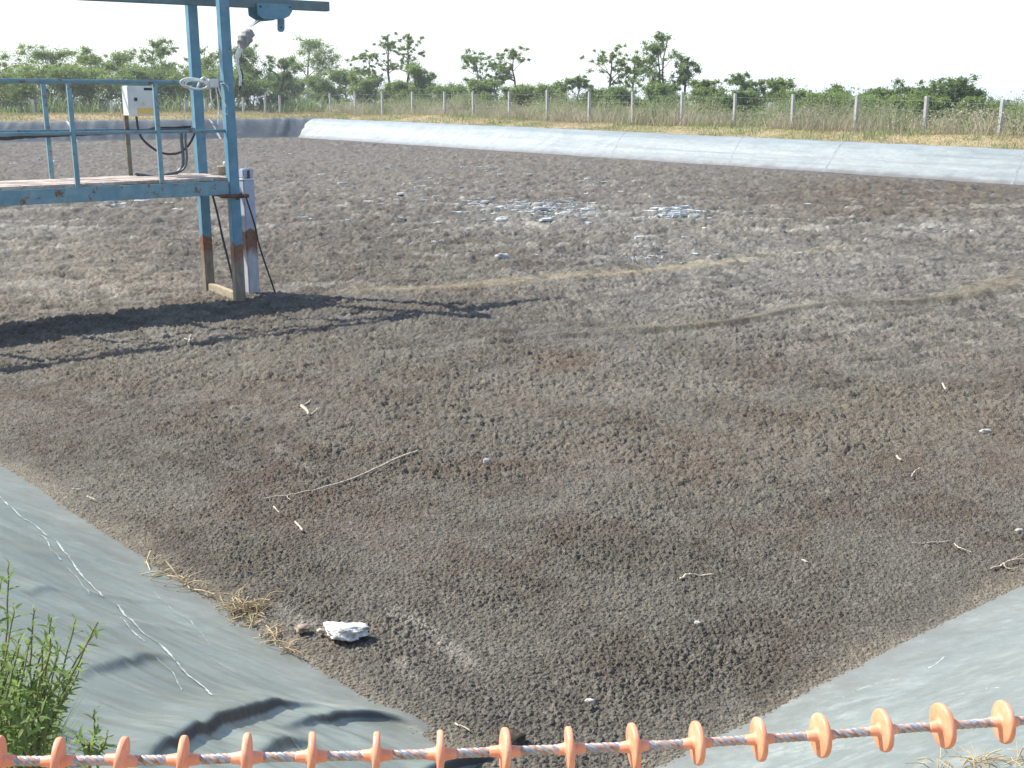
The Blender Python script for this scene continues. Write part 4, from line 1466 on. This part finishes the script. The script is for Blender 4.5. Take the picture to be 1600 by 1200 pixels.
TR = [
    # left of the walkway posts
    (-70, 88, 60, 15, 'round', 'dense', True, 'leaf_a'), (12, 92, 30, 13, 'tall', 'half bare twisted tree at the left edge of the photo', True, 'leaf_a'),
    (85, 80, 46, 14, 'round', 'round leafy tree left of the first pale fence post', True, 'leaf_a'),
    (152, 70, 40, 15, 'multi', 'tree with feathery top left of the control box', True, 'leaf_c'),
    (205, 82, 40, 17, 'round', 'leafy tree directly behind the control box', True, 'leaf_a'),
    (258, 62, 40, 14, 'multi', 'branching tree with bare dark limbs right of the control box', True, 'leaf_a'),
    (330, 72, 36, 16, 'multi', 'slender tree seen between the two blue posts', True, 'leaf_c'),
    (398, 78, 40, 12, 'round', 'dark dense tree just right of the front blue post', True, 'leaf_b'),
    (440, 90, 30, 11, 'multi', 'tree with dead bare top twigs beside the leaning dense tree', True, 'leaf_b'),
    (488, 66, 48, 14, 'round', 'big dense tree with a top leaning right, under the beam end', False, 'leaf_b'),
    (545, 112, 36, 12, 'round', 'low tree with thin bare stem right of the big dense tree', False, 'leaf_b'),
    (583, 82, 26, 11, 'tall', 'slim tree with one tuft left of the twin tall trees', False, 'leaf_a'),
    (612, 50, 26, 12, 'tall', 'left one of the twin tall thin trees', False, 'leaf_a'),
    (640, 48, 26, 13, 'tall', 'right one of the twin tall thin trees', False, 'leaf_a'),
    (745, 86, 36, 12, 'tall', 'left tree of the sparse row before the gap in the trees', False, 'leaf_b'),
    (775, 95, 22, 13, 'tall', 'thin middle tree of the sparse row before the gap', False, 'leaf_b'),
    (803, 72, 26, 12, 'tall', 'taller right tree of the sparse row before the gap', False, 'leaf_a'),
    (905, 124, 26, 10, 'tall', 'small scrubby tree with bare twigs near the middle', False, 'leaf_b'),
    (950, 78, 36, 10, 'tall', 'flat topped tree with forked bare trunk left of the tallest tree', False, 'leaf_a'),
    (985, 88, 22, 12, 'tall', 'wispy thin tree close left of the tallest tree', False, 'leaf_b'),
    (1028, 50, 46, 10, 'multi', 'tallest dark sparse tree right of the middle', False, 'leaf_b'),
    (1068, 86, 26, 11, 'tall', 'tree with a single side tuft right of the tallest tree', False, 'leaf_b'),
    (1090, 128, 22, 9, 'tall', 'bare twiggy sapling right of the tallest tree', False, 'leaf_c'),
    (1168, 121, 34, 10, 'multi', 'spreading flat topped small tree in the right half', False, 'leaf_b'),
    (1206, 127, 24, 10, 'round', 'rounded small tree right of the flat topped one', False, 'leaf_a'),
    (1300, 138, 30, 10, 'round', 'low leafy tree between two posts in the right part', False, 'leaf_b'),
    (1360, 138, 34, 10, 'round', 'dark round low tree beside the post in the right part', False, 'leaf_b'),
    (1408, 140, 24, 11, 'round', 'small dark low tree left of the last big clump', False, 'leaf_b'),
    (1462, 128, 44, 10, 'multi', 'broad tree forming the last big clump at the right', False, 'leaf_b'),
    (1500, 141, 32, 10, 'round', 'drooping tree at the right end of the last big clump', False, 'leaf_b'),
]
for i, (px, top, half, off, style, lab, left, leaf) in enumerate(TR):
    if lab == 'dense':
        lab = 'leafy tree cut by the left edge of the photo'
        continue
    tree(px, top, half, off, style, lab, left=left, leaf=leaf, seed=i, bare=0.50 if style == 'tall' else 0.18, dens=(1.3 if left else 1.1) if style != 'tall' else 0.95, lean={488: 0.08, 905: -0.1, 12: -0.06}.get(px, 0.0))
BU = [
    (30, 120, 52, 11, True, 'leaf_c', 'pale green bush at the left edge below the railing'), (110, 112, 52, 12, True, 'leaf_a', 'green bush between the two left balusters'),
    (165, 116, 48, 11, True, 'leaf_c', 'bright green bush left below the control box'), (235, 112, 48, 12, True, 'leaf_b', 'dark bush right below the control box'),
    (290, 114, 46, 12, True, 'leaf_c', 'green bush left of the back blue post'), (345, 118, 40, 11, True, 'leaf_a', 'bush between the two blue posts'),
    (400, 116, 44, 10, True, 'leaf_b', 'shady bush right of the front blue post'), (455, 118, 40, 10, False, 'leaf_b', 'bush below the tree with dead top twigs'),
    (510, 118, 40, 10, False, 'leaf_b', 'dark bush below the big leaning tree'), (575, 118, 36, 10, False, 'leaf_a', 'bush below the slim one tuft tree'),
    (655, 102, 30, 10, False, 'leaf_a', 'tall bush right of the twin tall trees'), (618, 128, 34, 9, False, 'leaf_c', 'bush below the twin tall trees'),
    (705, 134, 36, 10, False, 'leaf_b', 'round dark bush at the gap in the trees'), (755, 128, 36, 10, False, 'leaf_a', 'bush below the sparse row of trees'),
    (815, 138, 40, 10, False, 'leaf_c', 'olive bush right of the sparse row of trees'), (860, 134, 34, 11, False, 'leaf_a', 'low green bush left of the scrubby tree'),
    (925, 148, 36, 10, False, 'leaf_a', 'bush below the scrubby twiggy tree'), (975, 142, 32, 9, False, 'leaf_b', 'bush below the flat topped forked tree'),
    (1030, 136, 40, 9, False, 'leaf_b', 'dark bush at the foot of the tallest tree'), (1110, 142, 38, 9, False, 'leaf_a', 'wide low bush right of the bare sapling'),
    (1150, 146, 36, 8.5, False, 'leaf_b', 'bush below the spreading flat topped tree'), (1240, 146, 40, 9, False, 'leaf_a', 'green bush beside the fence post in the right half'),
    (1290, 152, 40, 8.5, False, 'leaf_c', 'bright bush below the low leafy tree'), (1340, 156, 38, 8.5, False, 'leaf_c', 'pale bush in the weeds below the dark round tree'),
    (1395, 152, 42, 8.5, False, 'leaf_a', 'bush filling the bay before the second last post'), (1440, 158, 40, 8, False, 'leaf_c', 'pale bush behind the second last post'),
    (1490, 158, 40, 8.5, False, 'leaf_a', 'bush below the last big clump'), (1540, 172, 38, 9, False, 'leaf_b', 'low dark bush left of the last post'),
    (1590, 176, 36, 9, False, 'leaf_a', 'low bush at the right edge of the photo'), (1640, 172, 40, 9, False, 'leaf_a', ''),
]
for i, (px, top, half, off, left, leaf, lab) in enumerate(BU):
    if not lab:
        continue
    tree(px, top, half, off, 'bush', lab, name='bush', cat='bush', left=left, leaf=leaf, seed=100 + i, bare=0.05, dens=1.1, group='bushes beyond the fence')

# ------------------------------------------------------------------ cable with orange discs
dxs = [1568, 1473, 1379, 1282, 1186, 1089, 990, 890, 789, 688, 588, 487, 386, 286, 190, 91, -4, -100, 1662, -197, -295, -393, 1757, 1852, 1947]
dyc = {1568: 1128, 1473: 1134, 1379: 1141, 1282: 1149, 1186: 1155, 1089: 1161, 990: 1166, 890: 1170, 789: 1174, 688: 1178, 588: 1180, 487: 1182, 386: 1184, 286: 1187, 190: 1188, 91: 1189, -4: 1189, -100: 1189, 1662: 1121, -197: 1188, -295: 1186, -393: 1184, 1757: 1112, 1852: 1102, 1947: 1090}


def disc_pt(px, py):
    v = 1.32 + 0.13 * (px - 800) / 800 * 0.6
    d = ray(px, py)
    return CAM + d * (v / (d[1] * CO - d[2] * SI))


cp = [disc_pt(px, dyc[px]) for px in sorted(dxs)]
cable_o = thing("disc_cable", 'twisted steel cable strung with orange plastic discs in front of the basin', 'disc cable', cp[9])
full = crook(cp, 40, 0)
seg = np.array(full)
for k in range(5):
    pts = []
    for i, p in enumerate(seg):
        dd = seg[min(i + 1, len(seg) - 1)] - seg[max(i - 1, 0)]
        dd /= np.linalg.norm(dd)
        a = np.cross(dd, ez)
        a /= np.linalg.norm(a)
        b = np.cross(dd, a)
        ph = i * 0.33 + k * 2 * math.pi / 5
        pts.append(p + 0.0031 * (math.cos(ph) * a + math.sin(ph) * b))
    MB().tube(pts, 0.0026, 6).build('strand', M['rope'] if k not in (1, 3) else M['rope_rust'], cable_o, smooth=True)
R_d = 0.0262
for i, px in enumerate(sorted(dxs)):
    p = cp[i]
    ax = cp[min(i + 1, len(cp) - 1)] - cp[max(i - 1, 0)]
    ax /= np.linalg.norm(ax)
    tlt = np.array([rnd.uniform(-.09, .09), rnd.uniform(-.07, .07), rnd.uniform(-.06, .06)])
    ax = ax + tlt
    e_ = rnd.uniform(0.95, 1.04)
    prof_ = [(-0.0185, 0.0046), (-0.017, 0.0058), (-0.0075, 0.0070), (-0.0048, 0.0084), (-0.0042, 0.0125), (-0.0037, R_d - 0.0022), (-0.0029, R_d - 0.0006),
             (-0.0012, R_d), (0.0012, R_d), (0.0029, R_d - 0.0006), (0.0037, R_d - 0.0022), (0.0042, 0.0125), (0.0048, 0.0084), (0.0075, 0.0070), (0.017, 0.0058), (0.0185, 0.0046)]
    prof_ = [(a_, b_ * e_) for a_, b_ in prof_]
    MB().lathe(p, ax, prof_, 40).build('disc', M['orange'], cable_o, smooth=True)

# ------------------------------------------------------------------ small things on the crust


def rock(px, py, sx, sy, sz, name, mat, label, cat, seed, rz=0.0, z0=0.0, sub=4, rough=0.2):
    c = onz(px, py)
    zz = sludge_z(c[0], c[1]) + z0
    bm = bmesh.new()
    bmesh.ops.create_icosphere(bm, subdivisions=sub, radius=1)
    rr = random.Random(seed)
    ph = [rr.uniform(0, 6) for _ in range(6)]
    for v in bm.verts:
        q = v.co.copy()
        q = Vector([math.copysign(abs(t) ** 0.75, t) for t in q])
        k = 1 + rough * (math.sin(3.1 * q.x + ph[0]) * math.sin(2.7 * q.y + ph[1]) + 0.5 * math.sin(6 * q.z + ph[2] + 3 * q.x) + 0.3 * math.sin(9 * q.x + ph[3]) * math.sin(8 * q.y + ph[4]))
        q = q * k
        if q.z < -0.5:
            q.z = -0.5 + (q.z + 0.5) * 0.2
        q = q * (1 + 0.16 * rough * (math.sin(17 * q.x + ph[1]) * math.sin(15 * q.y + 11 * q.z + ph[5]) + 0.6 * math.sin(29 * q.x + 23 * q.z) * math.sin(31 * q.y)))
        x, y = q.x * sx, q.y * sy
        v.co = Vector((c[0] + x * math.cos(rz) - y * math.sin(rz), c[1] + x * math.sin(rz) + y * math.cos(rz), zz + q.z * sz))
    me = bpy.data.meshes.new(name)
    bm.to_mesh(me)
    bm.free()
    o = link(name, me, M[mat], None, [float(c[0]), float(c[1]), zz], smooth=True)
    return tag(o, label, cat)


rock(540, 1003, 0.083, 0.055, 0.032, "white_stone", 'stone', 'largest pale white flat stone on the sludge near the left sheet', 'stone', 3, -0.15, 0.035, sub=5, rough=0.24)
rock(474, 993, 0.034, 0.026, 0.016, "brown_stone", 'brown_stone', 'small brown stone beside the large white stone', 'stone', 5, 0.5, 0.022)
rock(502, 997, 0.02, 0.012, 0.010, "pebble", 'stick', 'tiny tan pebble between the brown stone and the white stone', 'pebble', 6, 0.2, 0.02, 3)
rock(797, 1165, 0.05, 0.04, 0.035, "dark_clod", 'clod', 'dark brown clod just behind the orange discs', 'clod', 8, 0.3, 0.015)
rock(760, 731, 0.020, 0.018, 0.018, "pebble", 'pebble', 'round white pebble right of the long thin stick', 'pebble', 9, 0, 0.018, 3)
rock(1539, 683, 0.040, 0.020, 0.018, "pebble", 'pebble', 'flat white pebble near the right edge of the photo', 'pebble', 12, 0, 0.018, 3)
rock(921, 1110, 0.015, 0.010, 0.008, "pebble", 'pebble', 'tiny white pebble above the orange discs', 'pebble', 13, 0, 0.02, 3)
rock(1090, 983, 0.014, 0.010, 0.010, "pebble", 'pebble', 'small white pebble below the curved stick', 'pebble', 14, 0, 0.02, 3)
rock(1592, 836, 0.022, 0.014, 0.012, "pebble", 'pebble', 'small white pebble at the right edge above the twigs', 'pebble', 15, 0, 0.02, 3)
rock(784, 413, 0.09, 0.05, 0.05, "pale_clod", 'flake', 'single pale clod above the tan streak', 'clod', 16, 0, 0.03, 3)


def stickz(pts, lift=0.03):
    return [onz(px, py, 0.0) * np.array([1, 1, 0]) + ez * (sludge_z(*onz(px, py)[:2]) + lift) for px, py in pts]


def stick(parts, name, label, cat='stick', mat='stick', lift=0.015):
    root = thing(name, label, cat, stickz([parts[0][0][0]], 0)[0])
    for i, (pts, r0, r1) in enumerate(parts):
        P = crook(stickz(pts, lift), 5, 0.0035)
        MB().tube(P, [0.85 * (r0 + (r1 - r0) * k / (len(P) - 1)) * rnd.uniform(0.75, 1.15) for k in range(len(P))], 7).build('stem' if i == 0 else 'branch', M[mat], root, smooth=True)
    return root


stick([([(653, 712), (610, 733), (570, 750), (520, 766), (470, 777), (438, 783), (413, 787)], 0.009, 0.004), ([(449, 781), (450, 786), (455, 788)], 0.004, 0.003)],
      "long_stick", 'long thin bleached stick lying on the sludge left of the middle')
stick([([(471, 640), (478, 648), (483, 655)], 0.017, 0.014), ([(471, 640), (480, 637), (487, 633)], 0.009, 0.006), ([(483, 655), (490, 652), (496, 647)], 0.010, 0.006)],
      "forked_stick", 'pale forked stick shaped like a bracket lying on the sludge')
stick([([(461, 822), (467, 827), (473, 837)], 0.008, 0.007)], "short_stick", 'short bent pale stick below the long thin stick')
stick([([(428, 799), (437, 806)], 0.006, 0.005)], "short_stick", 'very short pale stick just below the end of the long stick')
stick([([(1063, 911), (1075, 906), (1090, 904), (1118, 905)], 0.008, 0.004)], "curved_stick", 'curved pale stick on the dark crumbs right of the middle')
stick([([(1424, 856), (1450, 853), (1488, 851)], 0.004, 0.003), ([(1490, 856), (1500, 865), (1518, 871)], 0.004, 0.003)], "thin_twig", 'thin pale twig near the right edge above the right sheet', 'twig')
stick([([(1253, 880), (1262, 887)], 0.007, 0.005)], "short_stick", 'short pale stick right of the curved stick')
stick([([(1472, 609), (1477, 618)], 0.014, 0.010)], "short_stick", 'upright looking pale stick far right, higher up the sludge')
stick([([(1424, 751), (1430, 743), (1436, 738)], 0.006, 0.004)], "short_stick", 'slanting straw coloured stick in the right part of the sludge')
stick([([(1400, 723), (1408, 727)], 0.010, 0.008)], "short_stick", 'short pale chip above the slanting stick at the right')
stick([([(295, 549), (297, 540), (300, 533)], 0.016, 0.008), ([(297, 542), (289, 537)], 0.010, 0.007), ([(297, 545), (303, 541)], 0.009, 0.006)], "forked_twig", 'small pale forked twig in the shadow lines of the railing', 'twig')
stick([([(1548, 895), (1562, 890), (1580, 884), (1604, 880)], 0.006, 0.004), ([(1566, 889), (1575, 894), (1590, 893)], 0.004, 0.003), ([(1580, 884), (1592, 876), (1606, 872)], 0.004, 0.003)],
      "branched_twig", 'branched dry twig at the right edge above the right sheet', 'twig')
stick([([(113, 770), (130, 769)], 0.006, 0.005), ([(137, 783), (151, 788)], 0.006, 0.004)], "straw_bit", 'pale straw bits close to the upper left sheet', 'straw')
stick([([(711, 1136), (735, 1149)], 0.005, 0.003)], "straw_bit", 'pale straw bit just above the orange discs left of the dark clod', 'straw')


def straw_clump(name, region, n, zf, label, length=0.12, r=0.0028, up=0.4):
    mb = MB()
    c0 = None
    for _ in range(n):
        px, py = region()
        b = zf(px, py)
        if c0 is None:
            c0 = b
        a = rnd.uniform(0, 6.28)
        L = length * rnd.uniform(0.4, 1.3)
        u = rnd.uniform(0.02, up)
        e = b + np.array([math.cos(a) * L, math.sin(a) * L, L * u])
        m_ = (b + e) / 2 + np.array([rnd.uniform(-.1, .1), rnd.uniform(-.1, .1), rnd.uniform(0, .25)]) * L
        mb.tube(crook([b, m_, e], 3, 0), [r * rnd.uniform(0.6, 1.2)] * 7, 5)
    return tag(mb.build(name, M['straw'], None, [float(q) for q in c0]), label, 'straw')


onsl = lambda px, py: np.array([*onz(px, py)[:2], sludge_z(*onz(px, py)[:2]) + 0.005])
straw_clump("straw_clump", lambda: (rnd.gauss(383, 13), rnd.gauss(962, 13)), 60, onsl, 'bristly clump of dry straw at the edge of the left sheet', 0.10, up=0.9)


def edge_region(x0, y0, x1, y1, s):
    def f():
        t = rnd.random()
        return x0 + (x1 - x0) * t + rnd.gauss(3, s), y0 + (y1 - y0) * t + rnd.gauss(0, s * 0.6)
    return f


straw_clump("straw_clump", edge_region(395, 985, 455, 1030, 4), 22, onsl, 'thin straw trailing along the left sheet edge below the clump', 0.11, up=0.3)
straw_clump("straw_clump", edge_region(222, 882, 300, 925, 4), 24, onsl, 'dry straw caught along the upper edge of the left sheet', 0.14, 0.0034, up=0.3)
onli = lambda px, py: hit(px, py, near_z) + ez * 0.008
straw_clump("straw_clump", lambda: (rnd.uniform(1430, 1615), rnd.uniform(1187, 1215)), 55, onli, 'loose dry straw on the right sheet at the bottom right corner', 0.075, 0.0016, up=0.4)

# ------------------------------------------------------------------ leafy weeds at the left sheet


def lance(b, d, n_, L, w_):                  # a folded lance shaped leaf
    d = d / np.linalg.norm(d)
    s = np.cross(d, n_)
    s /= np.linalg.norm(s) + 1e-9
    n_ = np.cross(s, d)
    out = []
    for t, k, dr in ((0, 0.12, 0), (0.25, 0.8, 0.0), (0.55, 1.0, -0.03), (0.8, 0.6, -0.09), (1.0, 0.03, -0.18)):
        c = b + d * L * t + n_ * L * dr
        out += [c - s * w_ * k + n_ * w_ * 0.3 * k, c, c + s * w_ * k + n_ * w_ * 0.3 * k]
    fs = []
    for i in range(4):
        a = i * 3
        fs += [(a, a + 1, a + 4, a + 3), (a + 1, a + 2, a + 5, a + 4)]
    return out, fs


def weed(label, stems, leafL=0.034, seed=0, dens=1.0):
    r = random.Random(900 + seed)
    first = None
    sm, lm = MB(), MB()
    for (bx, by, tx, ty, dv, tv) in stems:   # root pixel, tip pixel, depths
        pts = []
        for k, (px, py, v) in enumerate(((bx, by, dv), ((bx + tx) / 2 + r.uniform(-8, 8), (by + ty) / 2 + r.uniform(-6, 6), (dv + tv) / 2), (tx, ty, tv))):
            d_ = ray(px, py)
            pts.append(CAM + d_ * (v / (d_[1] * CO - d_[2] * SI)))
        x, y = pts[0][:2]
        gzv = float(near_z(np.array([x]), np.array([y]))[0])
        if pts[0][2] > gzv:
            pts.insert(0, np.array([x - 0.02, y + 0.03, gzv - 0.01]))
        else:
            pts[0][2] = gzv - 0.01
        if first is None:
            first = pts[0]
        P = crook(pts, 7, 0.002, r)
        n_ = len(P)
        sm.tube(P, [0.0026 * (1 - 0.7 * i / (n_ - 1)) + 0.0006 for i in range(n_)], 5)
        total = sum(np.linalg.norm(P[i + 1] - P[i]) for i in range(n_ - 1))
        nleaf = int(total / 0.013 * dens)
        for j in range(nleaf):
            t = (j + r.random()) / nleaf
            if t < 0.12:
                continue
            i = min(int(t * (n_ - 1)), n_ - 2)
            b = P[i] + (P[i + 1] - P[i]) * (t * (n_ - 1) - i)
            ax = P[i + 1] - P[i]
            ax /= np.linalg.norm(ax)
            a = j * 2.4 + r.uniform(-.4, .4)
            side = np.cross(ax, [math.cos(a), math.sin(a), 0.3])
            side /= np.linalg.norm(side)
            d_ = side + ax * r.uniform(0.35, 0.95)
            L = leafL * r.uniform(0.6, 1.25) * (1.0 if t < 0.75 else 1.15 - 0.6 * t + 0.15)
            vs, fs = lance(b, d_, np.array([r.uniform(-.4, .4), r.uniform(-.4, .4), 1.0]), L, L * 0.13)
            lm.add(vs, fs)
    root = thing("leafy_weed", label, 'plant', first, 'leafy weeds at the left sheet')
    sm.build('stems', M['weed_stem'], root, smooth=True)
    lm.build('leaves', M['weed_leaf'], root, smooth=True)


rs = random.Random(4)
st = []
for k in range(40):
    bx = rs.uniform(-60, 55)
    st.append((bx, rs.uniform(1150, 1240), bx + rs.gauss(26, 34), rs.uniform(965, 1130), rs.uniform(2.05, 2.5), rs.uniform(2.0, 2.5)))
weed('dense green leafy weed filling the bottom left corner', st, 0.034, 1)
weed('tall upright weed shoot at the left edge rising highest', [(-10, 1120, 14, 880, 2.3, 2.35), (-25, 1130, 2, 905, 2.25, 2.3), (-12, 1120, -20, 925, 2.3, 2.3), (-30, 1150, 22, 950, 2.2, 2.25)], 0.038, 2)
weed('arching weed with slim leaves leaning right over the sheet', [(60, 1150, 52, 950, 2.25, 2.3), (60, 1150, 118, 968, 2.25, 2.3), (50, 1140, 150, 985, 2.3, 2.35), (62, 1150, 95, 1010, 2.25, 2.25), (68, 1152, 128, 1035, 2.2, 2.25), (40, 1150, 78, 985, 2.25, 2.3)], 0.030, 3, 0.8)
weed('small single weed sprig standing right of the other weeds', [(140, 1195, 147, 1108, 2.05, 2.08), (140, 1195, 168, 1150, 2.05, 2.05), (140, 1195, 118, 1150, 2.05, 2.05)], 0.030, 4, 0.8)


def nearblades():
    n = 900
    px, py = NR.uniform(-90, 95, n), NR.uniform(1130, 1290, n)
    V, T = [], []
    for i in range(n):
        b = hit(px[i], py[i], near_z)
        h = NR.uniform(0.06, 0.24) * (1.2 if px[i] < 40 else 0.8)
        a = NR.uniform(0, 6.28)
        w_ = NR.uniform(0.0012, 0.003)
        l_ = NR.normal(0, 0.3, 2) * h
        s = np.array([math.cos(a), math.sin(a), 0]) * w_
        m_ = b + np.array([l_[0] * .35, l_[1] * .35, h * .6])
        e = b + np.array([l_[0], l_[1], h])
        o = len(V)
        V += [b - s, b + s, m_ + s * .8, m_ - s * .8, e]
        T += [(o, o + 1, o + 2), (o, o + 2, o + 3), (o + 3, o + 2, o + 4)]
    tag(npmesh("grass", np.array(V), np.array(T), M['weeds_green']), 'thin green grass blades among the weeds in the bottom left corner', 'grass', kind='stuff')


nearblades()

# ------------------------------------------------------------------ hazy air
hz = MB().box((0, 1000, -22), ((1, 0, 0), (0, 1, 0), (0, 0, 1)), (3600, 2500, 36)).build("haze", None)
hm = bpy.data.materials.new("haze_air")
hm.use_nodes = True
hm.node_tree.nodes.clear()
pv = hm.node_tree.nodes.new("ShaderNodeVolumePrincipled")
pv.inputs["Color"].default_value = (0.93, 0.97, 1.0, 1)
pv.inputs["Density"].default_value = 0.0009
pv.inputs["Anisotropy"].default_value = 0.1
om = hm.node_tree.nodes.new("ShaderNodeOutputMaterial")
hm.node_tree.links.new(pv.outputs[0], om.inputs["Volume"])
hz.data.materials.append(hm)
tag(hz, 'pale hazy air over the basin and the distant hills', 'haze', kind='stuff')
